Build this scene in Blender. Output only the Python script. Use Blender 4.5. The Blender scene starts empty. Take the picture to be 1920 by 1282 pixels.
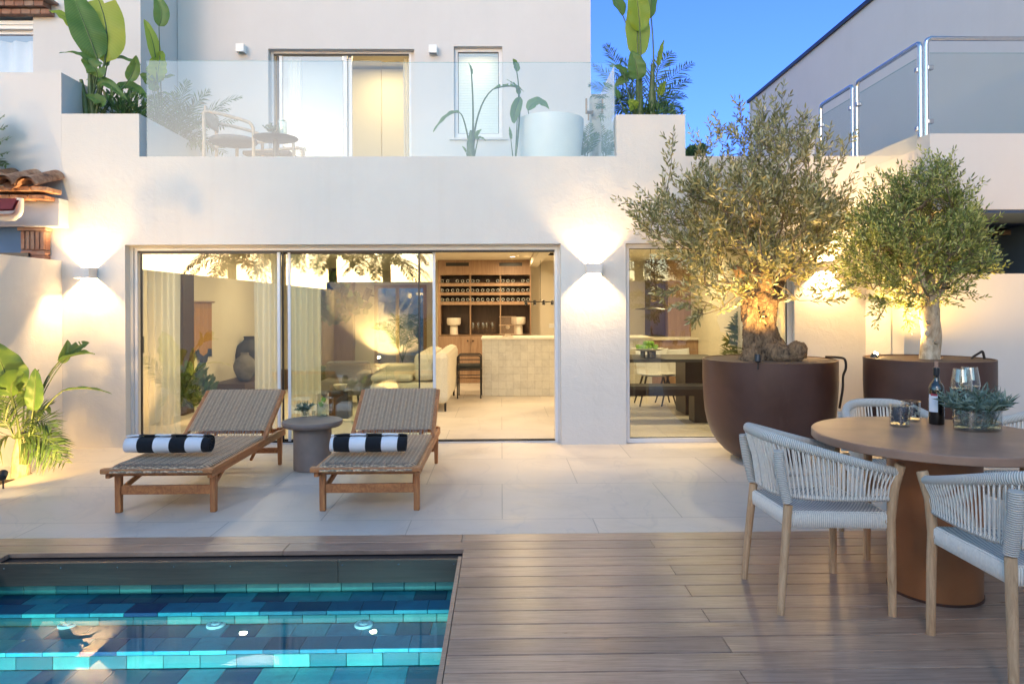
import bpy, bmesh, math, random
import numpy as np
from mathutils import Vector, Matrix
R = math.radians
rnd = random.Random(7)
sc = bpy.context.scene
col = sc.collection

# ------------------------------------------------------------------ camera
F = 1300.0            # focal length in photograph pixels (1920 wide)
ZC = 1.40             # camera height
YAW = math.atan(20 / F)
ROLL = 0.0042
HY = 577.0            # row of the horizon in the photograph
fw = Vector((math.sin(YAW), math.cos(YAW), 0))
r0 = Vector((math.cos(YAW), -math.sin(YAW), 0))
u0 = Vector((0, 0, 1))
rt = r0 * math.cos(ROLL) - u0 * math.sin(ROLL)
up = r0 * math.sin(ROLL) + u0 * math.cos(ROLL)
cam = bpy.data.cameras.new('camera')
cam.sensor_width = 36.0
cam.lens = F / 1920 * 36.0
cam.shift_y = -(641 - HY) / 1920
cam.clip_start = 0.05
cam.clip_end = 3000
camo = bpy.data.objects.new('camera', cam)
col.objects.link(camo)
M3 = Matrix((rt, up, -fw)).transposed()
camo.matrix_world = Matrix.Translation((0, 0, ZC)) @ M3.to_4x4()
sc.camera = camo

# ------------------------------------------------------------------ sky, dusk light, exposure
sc.view_settings.view_transform = 'Standard'
sc.view_settings.look = 'None'
sc.view_settings.exposure = 2.0
sc.view_settings.gamma = 1.0
world = bpy.data.worlds.new('World')
sc.world = world
world.use_nodes = True
wn, wl = world.node_tree.nodes, world.node_tree.links
sky = wn.new('ShaderNodeTexSky')
sky.sky_type = 'NISHITA'
sky.sun_disc = False
SUN_EL, SUN_ROT = R(5), R(200)
sky.sun_elevation = SUN_EL
sky.sun_rotation = SUN_ROT
sky.ozone_density = 4
sky.dust_density = 0.5
mul = wn.new('ShaderNodeMix'); mul.data_type = 'RGBA'; mul.blend_type = 'MULTIPLY'
mul.inputs[0].default_value = 1
tcw = wn.new('ShaderNodeTexCoord'); spw = wn.new('ShaderNodeSeparateXYZ'); wl.new(tcw.outputs['Generated'], spw.inputs[0])
rpw = wn.new('ShaderNodeValToRGB'); mrw = wn.new('ShaderNodeMapRange'); mrw.inputs[1].default_value = -1; mrw.inputs[2].default_value = 1
wl.new(spw.outputs[1], mrw.inputs[0]); wl.new(mrw.outputs[0], rpw.inputs[0])
rpw.color_ramp.elements[0].position = .48; rpw.color_ramp.elements[0].color = (1.72, 1.38, 1.12, 1)   # afterglow over the garden
rpw.color_ramp.elements[1].position = .86; rpw.color_ramp.elements[1].color = (.49, .445, .90, 1)    # the deep blue of dusk behind the house
mrs = wn.new('ShaderNodeVectorMath'); mrs.operation = 'SCALE'; mrs.inputs[3].default_value = 1.35
wl.new(rpw.outputs[0], mrs.inputs[0]); wl.new(mrs.outputs[0], mul.inputs[7])
wl.new(sky.outputs[0], mul.inputs[6])
wl.new(mul.outputs[2], wn['Background'].inputs[0])
wn['Background'].inputs[1].default_value = 0.15
sun = bpy.data.lights.new('sun', 'SUN')
sun.energy = 0.15
sun.angle = R(10)
sun.color = (1.0, 0.86, 0.82)
suno = bpy.data.objects.new('sun', sun)
col.objects.link(suno)
# light comes from behind the camera, low over the garden
sdir = Vector((math.sin(SUN_ROT) * math.cos(R(30)), math.cos(SUN_ROT) * math.cos(R(30)), math.sin(R(30))))
suno.rotation_euler = sdir.to_track_quat('Z', 'Y').to_euler()
sc.cycles.use_denoising = True
sc.cycles.max_bounces = 10
sc.cycles.transparent_max_bounces = 32
sc.cycles.diffuse_bounces = 4
sc.cycles.glossy_bounces = 4
sc.cycles.transmission_bounces = 8
sc.cycles.caustics_reflective = True
sc.cycles.caustics_refractive = False
sc.cycles.sample_clamp_indirect = 4.0
sc.cycles.blur_glossy = 1.0

# ------------------------------------------------------------------ photograph pixel -> place
def ray(x, y):
    return fw + rt * ((x - 960) / F) + up * (-(y - HY) / F)
def W(x, y, Y):
    d = ray(x, y); return Vector((0, 0, ZC)) + d * (Y / d.y)
def G(x, y, z=0.0):
    d = ray(x, y); return Vector((0, 0, ZC)) + d * ((z - ZC) / d.z)
def WX(x, y, X):
    d = ray(x, y); return Vector((0, 0, ZC)) + d * (X / d.x)

# ------------------------------------------------------------------ mesh building
class MB:
    def __init__(s): s.v = []; s.f = []; s.uv = []
    def add(s, vs, fs, uv=None):
        n = len(s.v)
        s.v += [tuple(v) for v in vs]
        s.uv += list(uv) if uv else [(0, 0, 0)] * len(vs)
        s.f += [tuple(i + n for i in f) for f in fs]
        return s
    def box(s, x0, x1, y0, y1, z0, z1):
        return s.add([(x0,y0,z0),(x1,y0,z0),(x1,y1,z0),(x0,y1,z0),(x0,y0,z1),(x1,y0,z1),(x1,y1,z1),(x0,y1,z1)],
                     [(0,3,2,1),(4,5,6,7),(0,1,5,4),(1,2,6,5),(2,3,7,6),(3,0,4,7)])
    def obox(s, c, h, m=None):
        m = m or Matrix.Identity(3); c = Vector(c)
        vs = [c + m @ Vector((h[0]*a, h[1]*b, h[2]*d)) for d in (-1,1) for a, b in ((-1,-1),(1,-1),(1,1),(-1,1))]
        return s.add(vs, [(0,3,2,1),(4,5,6,7),(0,1,5,4),(1,2,6,5),(2,3,7,6),(3,0,4,7)])
    def bar(s, p, q, w, h, upv=(0,0,1), w2=None, h2=None):
        p, q = Vector(p), Vector(q); t = (q-p).normalized(); sd = t.cross(Vector(upv))
        if sd.length < 1e-4: sd = t.cross(Vector((0,1,0)))
        sd.normalize(); u = sd.cross(t)
        w2 = w if w2 is None else w2; h2 = h if h2 is None else h2
        vs = [p+sd*a*w/2+u*b*h/2 for a,b in ((-1,-1),(1,-1),(1,1),(-1,1))] + [q+sd*a*w2/2+u*b*h2/2 for a,b in ((-1,-1),(1,-1),(1,1),(-1,1))]
        return s.add(vs, [(0,1,2,3),(4,7,6,5),(0,4,5,1),(1,5,6,2),(2,6,7,3),(3,7,4,0)])
    def tube(s, pts, rad, n=8, cap=True, closed=False, flat=1.0):
        pts = [Vector(p) for p in pts]; m = len(pts)
        if not hasattr(rad, '__len__'): rad = [rad]*m
        vs = []; uv = []; prev = None; L = 0
        for i, p in enumerate(pts):
            if closed: t = pts[(i+1) % m] - pts[i-1]
            else: t = pts[min(i+1,m-1)] - pts[max(i-1,0)]
            if t.length < 1e-9: t = Vector((0,0,1))
            t.normalize()
            if prev is None:
                a = t.orthogonal() if abs(t.z) > .9 else t.cross(Vector((0,0,1)))
                prev = a.normalized()
            else:
                prev = prev - t*prev.dot(t)
                if prev.length < 1e-6: prev = t.orthogonal()
                prev.normalize()
            b = t.cross(prev)
            if i: L += (p - pts[i-1]).length
            for k in range(n):
                an = 2*math.pi*k/n
                vs.append(p + prev*math.cos(an)*rad[i] + b*math.sin(an)*rad[i]*flat); uv.append((k/n, L, 0))
        fs = []
        for i in range(m if closed else m-1):
            j = (i+1) % m
            for k in range(n):
                k2 = (k+1) % n
                fs.append((i*n+k, i*n+k2, j*n+k2, j*n+k))
        if cap and not closed:
            fs.append(tuple(range(n-1,-1,-1))); fs.append(tuple((m-1)*n+k for k in range(n)))
        return s.add(vs, fs, uv)
    def lathe(s, prof, c=(0,0,0), n=40, sx=1, sy=1, wob=None):
        cx, cy, cz = c; vs = []; uv = []; fs = []
        for i, (r, z) in enumerate(prof):
            for k in range(n):
                a = 2*math.pi*k/n; rr = r*(wob(a, z) if wob else 1)
                vs.append((cx+rr*math.cos(a)*sx, cy+rr*math.sin(a)*sy, cz+z)); uv.append((k/n, z, 0))
        for i in range(len(prof)-1):
            for k in range(n):
                k2 = (k+1) % n
                fs.append((i*n+k, i*n+k2, (i+1)*n+k2, (i+1)*n+k))
        if prof[0][0] > 1e-5: fs.append(tuple(range(n-1,-1,-1)))
        if prof[-1][0] > 1e-5: fs.append(tuple((len(prof)-1)*n+k for k in range(n)))
        return s.add(vs, fs, uv)
    def grid(s, fn, nu, nv, cu=False):
        vs = []; uv = []
        for i in range(nu if cu else nu+1):
            for j in range(nv+1):
                vs.append(fn(i/nu, j/nv)); uv.append((i/nu, j/nv, 0))
        m = nv+1; fs = []
        for i in range(nu):
            i2 = (i+1) % nu if cu else i+1
            for j in range(nv): fs.append((i*m+j, i2*m+j, i2*m+j+1, i*m+j+1))
        return s.add(vs, fs, uv)
    def ball(s, c, r, n=10, m=7, sz=1, sx=1, sy=1):
        prof = [(r*math.sin(math.pi*i/m), -r*sz*math.cos(math.pi*i/m)) for i in range(m+1)]
        prof[0] = (1e-6, prof[0][1]); prof[-1] = (1e-6, prof[-1][1])
        return s.lathe(prof, c, n, sx, sy)
    def plate(s, us, vs_, w0, w1, holes=(), ax='xz'):
        """slab with rectangular holes; us/vs_ = extents; w0<w1 thickness"""
        U = sorted(set([us[0], us[1]] + [h[i] for h in holes for i in (0,1)]))
        V = sorted(set([vs_[0], vs_[1]] + [h[i] for h in holes for i in (2,3)]))
        solid = lambda i, j: 0 <= i < len(U)-1 and 0 <= j < len(V)-1 and not any(h[0]-1e-6 <= U[i] and U[i+1] <= h[1]+1e-6 and h[2]-1e-6 <= V[j] and V[j+1] <= h[3]+1e-6 for h in holes)
        P = {'xz': lambda u,v,w: (u,w,v), 'yz': lambda u,v,w: (w,u,v), 'xy': lambda u,v,w: (u,v,w)}[ax]
        idx = {}; vs = []; fs = []
        def vid(i, j, k):
            key = (i,j,k)
            if key not in idx: idx[key] = len(vs); vs.append(P(U[i], V[j], (w0,w1)[k]))
            return idx[key]
        for i in range(len(U)-1):
            for j in range(len(V)-1):
                if not solid(i,j): continue
                for k in (0,1): 
                    q = [vid(i,j,k),vid(i+1,j,k),vid(i+1,j+1,k),vid(i,j+1,k)]
                    fs.append(tuple(q if k else q[::-1]))
                for di,dj,a,b in ((-1,0,(i,j+1),(i,j)),(1,0,(i+1,j),(i+1,j+1)),(0,-1,(i,j),(i+1,j)),(0,1,(i+1,j+1),(i,j+1))):
                    if not solid(i+di,j+dj): fs.append((vid(*a,0),vid(*b,0),vid(*b,1),vid(*a,1)))
        return s.add(vs, fs)
    def shift(s, d):
        s.v = [(a+d[0], b+d[1], c+d[2]) for a,b,c in s.v]; return s
    def build(s, name, m, parent=None, smooth=None, bevel=0, fix=True):
        me = bpy.data.meshes.new(name)
        me.from_pydata(s.v, [], s.f); me.update()
        at = me.attributes.new('uvw', 'FLOAT_VECTOR', 'POINT')
        at.data.foreach_set('vector', np.array(s.uv, dtype=np.float32).ravel())
        if fix and len(s.f) < 30000:
            bm = bmesh.new(); bm.from_mesh(me); bmesh.ops.recalc_face_normals(bm, faces=bm.faces); bm.to_mesh(me); bm.free()
        if smooth is not None:
            me.shade_smooth()
            if smooth < 179: me.set_sharp_from_angle(angle=R(smooth))
        me.materials.append(m)
        o = bpy.data.objects.new(name, me); col.objects.link(o)
        if parent is not None:
            o.parent = parent
        if bevel:
            b = o.modifiers.new('bevel', 'BEVEL'); b.width = bevel; b.segments = 2; b.limit_method = 'ANGLE'; b.angle_limit = R(35)
        return o

def tag(o, label=None, cat=None, group=None, kind=None):
    if label: o['label'] = label
    if cat: o['category'] = cat
    if group: o['group'] = group
    if kind: o['kind'] = kind
    return o
def empty(name, loc=(0,0,0), rz=0, **k):
    o = bpy.data.objects.new(name, None); col.objects.link(o); o.empty_display_size = .1
    o.location = loc; o.rotation_euler = (0,0,rz)
    return tag(o, **k)
def wpart(mb, name, m, parent, **k):
    """part given in world metres under an unrotated Empty"""
    mb.shift(-Vector(parent.location)); return mb.build(name, m, parent, **k)
def solo(mb, name, m, label, cat, group=None, kind=None, **k):
    a = np.array(mb.v); lo, hi = a.min(0), a.max(0)
    c = Vector(((lo[0]+hi[0])/2, (lo[1]+hi[1])/2, lo[2]))
    mb.shift(-c); o = mb.build(name, m, **k); o.location = c
    return tag(o, label, cat, group, kind)
def struct(mb, name, m, **k):
    return tag(mb.build(name, m, **k), kind='structure')
def copy_tree(o, parent=None):
    c = o.copy(); col.objects.link(c); c.parent = parent
    for ch in [x for x in bpy.data.objects if x.parent == o]: copy_tree(ch, c)
    return c
def bez(p0, p1, p2, n=10):
    p0, p1, p2 = Vector(p0), Vector(p1), Vector(p2)
    return [p0*(1-t)**2 + p1*2*t*(1-t) + p2*t*t for t in [i/n for i in range(n+1)]]
def smooth_path(pts, n=6, closed=False):
    pts = [Vector(p) for p in pts]; m = len(pts); out = []
    for i in range(m if closed else m-1):
        a, b = pts[i], pts[(i+1)%m]
        p = pts[i-1] if (i or closed) else a*2-b
        q = pts[(i+2)%m] if (closed or i < m-2) else b*2-a
        for k in range(n):
            t = k/n
            out.append(0.5*((2*a)+(b-p)*t+(2*p-5*a+4*b-q)*t*t+(3*a-p-3*b+q)*t**3))
    if not closed: out.append(pts[-1])
    return out

# ------------------------------------------------------------------ materials
def lin(h):
    c = [int(h[i:i+2],16)/255 for i in (0,2,4)]
    return [x/12.92 if x <= .04045 else ((x+.055)/1.055)**2.4 for x in c]
class Mat:
    def __init__(s, name, rough=.6, metal=0):
        s.m = bpy.data.materials.new(name); s.m.use_nodes = True
        s.n = s.m.node_tree.nodes; s.l = s.m.node_tree.links
        s.b = s.n['Principled BSDF']; s.out = s.n['Material Output']
        s.set('Roughness', rough); s.set('Metallic', metal)
    def set(s, k, v): s.b.inputs[k].default_value = v; return s
    def nd(s, t, **k):
        n = s.n.new(t)
        for a, v in k.items(): setattr(n, a, v)
        return n
    def co(s, scale=(1,1,1), src='Object', rot=(0,0,0), offs=None):
        if src == 'uvw':
            t = s.nd('ShaderNodeAttribute'); t.attribute_name = 'uvw'; o = t.outputs['Vector']
        else: o = s.nd('ShaderNodeTexCoord').outputs[src]
        mp = s.nd('ShaderNodeMapping'); mp.inputs['Scale'].default_value = scale; mp.inputs['Rotation'].default_value = rot
        s.l.new(o, mp.inputs['Vector'])
        if offs is not None: s.l.new(offs, mp.inputs['Location'])
        return mp.outputs[0]
    def noise(s, co, scale=5, detail=4, rough=.55, dist=0):
        n = s.nd('ShaderNodeTexNoise'); n.inputs['Scale'].default_value = scale; n.inputs['Detail'].default_value = detail
        n.inputs['Roughness'].default_value = rough; n.inputs['Distortion'].default_value = dist
        s.l.new(co, n.inputs['Vector']); return n.outputs['Fac']
    def ramp(s, fac, stops, interp='LINEAR'):
        r = s.nd('ShaderNodeValToRGB'); r.color_ramp.interpolation = interp
        e = r.color_ramp.elements
        while len(e) < len(stops): e.new(.5)
        for i, (p, c) in enumerate(stops):
            e[i].position = p; e[i].color = (*(c if not isinstance(c, (int,float)) else (c,)*3), 1)
        s.l.new(fac, r.inputs[0]); return r.outputs[0]
    def mix(s, a, b, f=.5, mode='MIX'):
        m = s.nd('ShaderNodeMix', data_type='RGBA', blend_type=mode)
        for i, x in ((0,f),(6,a),(7,b)):
            if isinstance(x, bpy.types.NodeSocket): s.l.new(x, m.inputs[i])
            elif i: m.inputs[i].default_value = (*x, 1)
            else: m.inputs[0].default_value = x
        return m.outputs[2]
    def math(s, op, a, b=0.0):
        m = s.nd('ShaderNodeMath', operation=op)
        for i, x in ((0,a),(1,b)):
            if isinstance(x, bpy.types.NodeSocket): s.l.new(x, m.inputs[i])
            else: m.inputs[i].default_value = x
        return m.outputs[0]
    def isl(s): return s.nd('ShaderNodeNewGeometry').outputs['Random Per Island']
    def color(s, c):
        if isinstance(c, bpy.types.NodeSocket): s.l.new(c, s.b.inputs['Base Color'])
        else: s.b.inputs['Base Color'].default_value = (*c, 1)
        return s
    def bump(s, h, strength=.5, dist=.01, prev=None):
        b = s.nd('ShaderNodeBump'); b.inputs['Strength'].default_value = strength; b.inputs['Distance'].default_value = dist
        s.l.new(h, b.inputs['Height']); 
        if prev: s.l.new(prev, b.inputs['Normal'])
        s.l.new(b.outputs[0], s.b.inputs['Normal']); return b.outputs[0]
    def rough(s, sock): s.l.new(sock, s.b.inputs['Roughness']); return s
def simple(name, c, rough=.6, metal=0, var=.12, sc_=6, bmp=0, bsc=60, bd=.002, src='Object'):
    m = Mat(name, rough, metal); co = m.co(src=src)
    f = m.noise(co, sc_, 5)
    m.color(m.ramp(f, [(.3, [x*(1-var) for x in c]), (.7, [min(1, x*(1+var)) for x in c])]))
    if bmp: m.bump(m.noise(co, bsc, 3), bmp, bd)
    return m
MT = {}
def plaster(name, c, bs=.22, trowel=True):
    m = Mat(name, .85); co = m.co()
    f = m.noise(co, 1.3, 6, .6)
    cc = m.ramp(f, [(.25, [x*.93 for x in c]), (.75, c)])
    st = m.noise(m.co((9, 9, .55)), 1.0, 5, .6); sp = m.nd('ShaderNodeSeparateXYZ'); m.l.new(co, sp.inputs[0])
    cc = m.mix(cc, [x*y for x, y in zip(c, (.74,.71,.66))], m.math('MULTIPLY', m.ramp(st, [(.52,0),(.72,1)]), .10 if trowel else .05))
    m.color(cc)
    a = m.noise(co, 9, 6, .62, .6); b = m.noise(m.co((1,1,2.2)), 34, 4, .6)
    h = m.math('ADD', m.math('MULTIPLY', a, 1.6 if trowel else .5), m.math('MULTIPLY', b, .5))
    m.bump(h, bs, .012); return m.m
MT['plaster'] = plaster('white_plaster', (.62,.595,.56))
MT['plaster_smooth'] = plaster('smooth_white_plaster', (.60,.585,.57), .10, False)
MT['plaster_in'] = plaster('cream_plaster', (.72,.66,.53), .1, False)
MT['ceiling'] = simple('ceiling_paint', (.78,.72,.58), .8, var=.02).m

def paving():
    m = Mat('pale_stone_tiles', .42); co = m.co()
    br = m.nd('ShaderNodeTexBrick'); m.l.new(m.co((1,1,1)), br.inputs['Vector'])
    br.offset = .5; br.inputs['Scale'].default_value = 1.0
    br.inputs['Brick Width'].default_value = 1.2; br.inputs['Row Height'].default_value = .92
    br.inputs['Mortar Size'].default_value = .0038; br.inputs['Mortar Smooth'].default_value = .2
    br.inputs['Color1'].default_value = (0,0,0,1); br.inputs['Color2'].default_value = (1,1,1,1); br.inputs['Mortar'].default_value = (.5,.5,.5,1)
    f = m.noise(m.co((1,1.6,1)), 2.2, 8, .62, .8); f2 = m.noise(co, 14, 5, .6)
    c = m.ramp(f, [(.2, (.49,.43,.36)), (.5, (.60,.54,.46)), (.8, (.67,.61,.53))])
    c = m.mix(c, (.50,.46,.42), m.math('MULTIPLY', m.math('SUBTRACT', br.outputs['Color'], 0.0), .4))
    c = m.mix(c, (.46,.44,.41), m.ramp(f2, [(.55, 0), (.8, .35)]))
    vein = m.ramp(m.noise(m.co((1,.6,1), rot=(0,0,.7)), 1.1, 3, .5, 2.2), [(.485, 0), (.5, .3), (.515, 0)])
    c = m.mix(c, (.40,.385,.37), vein)
    c = m.mix(c, (.36,.33,.29), br.outputs['Fac'])
    m.color(c); m.rough(m.ramp(f, [(.3, .36), (.7, .56)]))
    m.bump(m.math('SUBTRACT', m.math('MULTIPLY', f2, .25), br.outputs['Fac']), .35, .004)
    return m.m
MT['paving'] = paving()

def deckmat():
    m = Mat('brown_composite_boards', .42); r = m.isl()
    cb = m.nd('ShaderNodeCombineXYZ'); m.l.new(m.math('MULTIPLY', r, 37), cb.inputs[0]); m.l.new(m.math('MULTIPLY', r, 91), cb.inputs[2])
    off = cb.outputs[0]
    g = m.noise(m.co((1.6, 34, 8), offs=off), 1, 7, .68, 1.5); g2 = m.noise(m.co((7, 160, 10), offs=off), 1, 4, .6, .4)
    c = m.ramp(g, [(.25, (.25,.158,.112)), (.5, (.39,.265,.195)), (.75, (.50,.36,.275))])
    c = m.mix(c, (.10,.072,.056), m.ramp(g2, [(.45, 0), (.75, .45)]))
    tone = m.ramp(r, [(0, (.78,.78,.82)), (.5, (1,1,1)), (1, (1.18,1.13,1.06))])
    wear = m.ramp(m.noise(m.co((1,1.3,1)), 1.3, 6, .65, .6), [(.3, (.80,.79,.78)), (.55, (1,1,1)), (.8, (1.08,1.07,1.06))])
    m.color(m.mix(m.mix(c, tone, 1.0, 'MULTIPLY'), wear, 1.0, 'MULTIPLY'))
    m.rough(m.ramp(g, [(.3, .26), (.7, .40)]))
    m.bump(m.math('ADD', g, m.math('MULTIPLY', g2, .8)), .2, .002)
    return m.m
MT['deck'] = deckmat()

def wood(name, dark, light, scale=(3,40,40), rough=.5, b=.15):
    m = Mat(name, rough); g = m.noise(m.co(scale), 1, 6, .65, .9)
    m.color(m.ramp(g, [(.28, dark), (.72, light)])); m.bump(g, b, .002); return m.m
MT['teak'] = wood('oiled_teak', (.26,.085,.028), (.55,.23,.08), (30,4,30))
MT['teak_leg'] = wood('oiled_teak_leg', (.26,.085,.028), (.52,.22,.078), (40,40,5))
MT['chair_wood'] = wood('weathered_teak', (.38,.215,.105), (.68,.45,.26), (50,50,6), .7, .3)
MT['ash'] = wood('pale_ash', (.42,.29,.19), (.6,.45,.33), (20,20,20), .5)
MT['oak'] = wood('oak_veneer', (.24,.14,.08), (.38,.245,.15), (26,26,2.2), .5, .08)
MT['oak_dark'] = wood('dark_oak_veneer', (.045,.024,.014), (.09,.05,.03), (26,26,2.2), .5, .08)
MT['fascia'] = wood('dark_composite_fascia', (.045,.04,.034), (.08,.07,.058), (2,30,50), .5, .2)
MT['white_metal'] = simple('white_lacquered_aluminium', (.66,.66,.68), .35, 0, .03).m
MT['lamp_metal'] = simple('pale_lacquered_metal', (.62,.58,.55), .4, 0, .03).m
MT['dark_metal'] = simple('black_metal', (.014,.014,.016), .4, 0, .2).m
MT['steel'] = simple('brushed_steel', (.62,.62,.64), .22, 1, .08, 30).m
MT['bronze'] = simple('bronze_metal', (.30,.2,.12), .3, 1, .1).m
def potmat():
    m = Mat('brown_lacquered_steel', .38); co = m.co(); f = m.noise(co, 2.2, 7, .65, .5); g = m.noise(m.co((5,5,1.2)), 3, 6, .7)
    c = m.ramp(f, [(.3, (.052,.022,.015)), (.7, (.085,.037,.025))])
    c = m.mix(c, (.15,.095,.07), m.ramp(g, [(.58,0),(.82,.22)]))
    m.color(c); m.rough(m.ramp(f, [(.3,.28),(.7,.50)])); m.bump(m.noise(co, 30, 4), .06, .002); return m.m
MT['pot'] = potmat()
MT['pot_in'] = simple('dusty_inner_rim', (.10,.068,.05), .8).m
MT['soil'] = simple('dark_soil', (.05,.034,.024), .95, 0, .6, 25, .9, 60, .02).m
MT['tabletop'] = simple('brown_microcement', (.295,.172,.115), .36, 0, .20, 5, .12, 220, .0015).m
MT['rust_col'] = simple('rust_brown_steel', (.36,.145,.058), .4, 0, .18, 3, .05, 60).m
MT['conc'] = simple('grey_microcement', (.19,.155,.138), .6, 0, .15, 6, .1, 120, .001).m
MT['cream'] = simple('cream_ceramic', (.72,.66,.55), .6, 0, .06, 20, .2, 80).m
MT['boucle'] = simple('cream_boucle', (.66,.6,.48), .95, 0, .08, 60, .6, 140, .006).m
MT['greyfab'] = simple('grey_upholstery', (.16,.15,.15), .9, 0, .12, 60, .3, 140, .004).m
MT['greenfab'] = simple('green_boucle', (.06,.085,.05), .95, 0, .3, 60, .6, 120, .006).m
MT['black_cush'] = simple('black_cushion', (.02,.022,.02), .8).m
MT['clay'] = simple('grey_rough_clay', (.17,.155,.14), .9, 0, .35, 9, .5, 30, .006).m
MT['dark_clay'] = simple('dark_clay', (.03,.026,.024), .6, 0, .3, 9, .3, 30, .004).m
MT['tub'] = simple('white_matt_tub', (.76,.76,.74), .45, 0, .02).m
MT['blind'] = simple('white_blind_slats', (.72,.69,.63), .5, 0, .02).m
MT['terrace_top'] = simple('dark_round_top', (.05,.052,.055), .4).m
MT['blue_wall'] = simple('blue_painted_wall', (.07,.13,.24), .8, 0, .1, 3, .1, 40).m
MT['brick'] = None
def brick():
    m = Mat('red_clay_brick', .85); co = m.co((1,1,1))
    f = m.noise(co, 8, 5); r = m.isl()
    c = m.mix(m.ramp(r, [(0, (.20,.09,.06)), (.5, (.29,.15,.10)), (1, (.26,.17,.13))]), (.38,.30,.25), m.ramp(f, [(.5,0),(.8,.6)]))
    m.color(c); m.bump(m.noise(co, 50, 4), .6, .006); return m.m
MT['brick'] = brick()
def tileclay():
    m = Mat('weathered_roof_tile', .85); co = m.co(); f = m.noise(co, 12, 6, .65)
    m.color(m.ramp(f, [(.3, (.10,.05,.035)), (.5, (.36,.17,.085)), (.7, (.5,.32,.2))])); m.bump(f, .5, .01); return m.m
MT['rooftile'] = tileclay()

def glassmat(name, tint=(1,1,1), refl=1.0, base=.02, rough=0.0):
    m = Mat(name); m.n.remove(m.b)
    tr = m.nd('ShaderNodeBsdfTransparent'); tr.inputs[0].default_value = (*tint,1)
    gl = m.nd('ShaderNodeBsdfGlossy'); gl.inputs['Roughness'].default_value = rough; gl.inputs[0].default_value = (1,1,1,1)
    fr = m.nd('ShaderNodeFresnel'); fr.inputs[0].default_value = 1.5
    bf = m.nd('ShaderNodeNewGeometry').outputs['Backfacing']
    f = m.math('MULTIPLY', m.math('ADD', m.math('MULTIPLY', fr.outputs[0], refl), base), m.math('SUBTRACT', 1.0, bf))
    mx = m.nd('ShaderNodeMixShader'); m.l.new(f, mx.inputs[0]); m.l.new(tr.outputs[0], mx.inputs[1]); m.l.new(gl.outputs[0], mx.inputs[2])
    m.l.new(mx.outputs[0], m.out.inputs['Surface']); return m.m
MT['pane'] = glassmat('window_glass', (.92,.955,.92), 2.0, .12)
MT['balcony_glass'] = glassmat('balcony_glass', (.91,.94,.93), 1.5, .025)
MT['green_glass'] = glassmat('green_tinted_glass', (.66,.82,.80), 1.5, .03)
MT['glass'] = glassmat('clear_glassware', (.90,.92,.91), 2.6, .07)
MT['bottle_glass'] = glassmat('olive_bottle_glass', (.20,.17,.03), 1.5, .03)
MT['wine'] = simple('red_wine', (.02,.001,.002), .05, 0, .05).m
MT['water_glass'] = glassmat('drinking_water', (.9,.95,.93), 1.0, .0)
def water():
    m = Mat('pool_water'); m.n.remove(m.b)
    tr = m.nd('ShaderNodeBsdfTransparent'); tr.inputs[0].default_value = (.66,.96,1.0,1)
    gl = m.nd('ShaderNodeBsdfGlossy'); gl.inputs['Roughness'].default_value = 0.0
    fr = m.nd('ShaderNodeFresnel'); fr.inputs[0].default_value = 1.36
    b = m.nd('ShaderNodeBump'); b.inputs['Strength'].default_value = .004; b.inputs['Distance'].default_value = .002
    m.l.new(m.noise(m.co((1,2.4,1)), 5, 2, .5), b.inputs['Height'])
    m.l.new(b.outputs[0], gl.inputs['Normal']); m.l.new(b.outputs[0], fr.inputs['Normal'])
    mx = m.nd('ShaderNodeMixShader'); m.l.new(m.math('MULTIPLY', fr.outputs[0], 1.0), mx.inputs[0]); m.l.new(tr.outputs[0], mx.inputs[1]); m.l.new(gl.outputs[0], mx.inputs[2])
    m.l.new(mx.outputs[0], m.out.inputs['Surface']); return m.m
MT['water'] = water()
def pooltile(name, stops):
    m = Mat(name, .35); r = m.isl(); f = m.noise(m.co(), 9, 6, .65, 1.0)
    c = m.ramp(r, stops, 'CONSTANT')
    c = m.mix(c, (.03,.10,.14), m.ramp(f, [(.45,0),(.75,.55)])); m.color(c); m.bump(f, .3, .004); return m.m
MT['pooltile'] = pooltile('darkened_riser_tiles', [(0, (.02,.09,.11)), (.18, (.05,.17,.17)), (.45, (.08,.23,.21)), (.72, (.035,.14,.15)), (.86, (.11,.28,.25))])  # same tile as the treads, darkened where the pool light hits head-on
MT['treadtile'] = pooltile('brightened_tread_tiles', [(0, (.012,.05,.15)), (.2, (.035,.27,.36)), (.42, (.07,.38,.43)), (.6, (.022,.17,.25)), (.75, (.09,.42,.42)), (.9, (.015,.09,.16))])  # tread copy painted brighter, standing in for underwater light that misses it
MT['grout'] = simple('dark_grout', (.03,.06,.07), .8).m
def emis(name, c, s):
    m = Mat(name); m.n.remove(m.b); e = m.nd('ShaderNodeEmission'); e.inputs[0].default_value = (*c,1); e.inputs[1].default_value = s
    m.l.new(e.outputs[0], m.out.inputs['Surface']); return m.m
WARM = (1.0, .60, .24)
MT['lit'] = emis('lit_lamp', (1,.78,.45), 14)
MT['lit_soft'] = emis('lit_diffuser', (1,.86,.62), 8)
MT['starlit'] = emis('lit_spot_lens', (1,.72,.32), 60)

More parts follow.
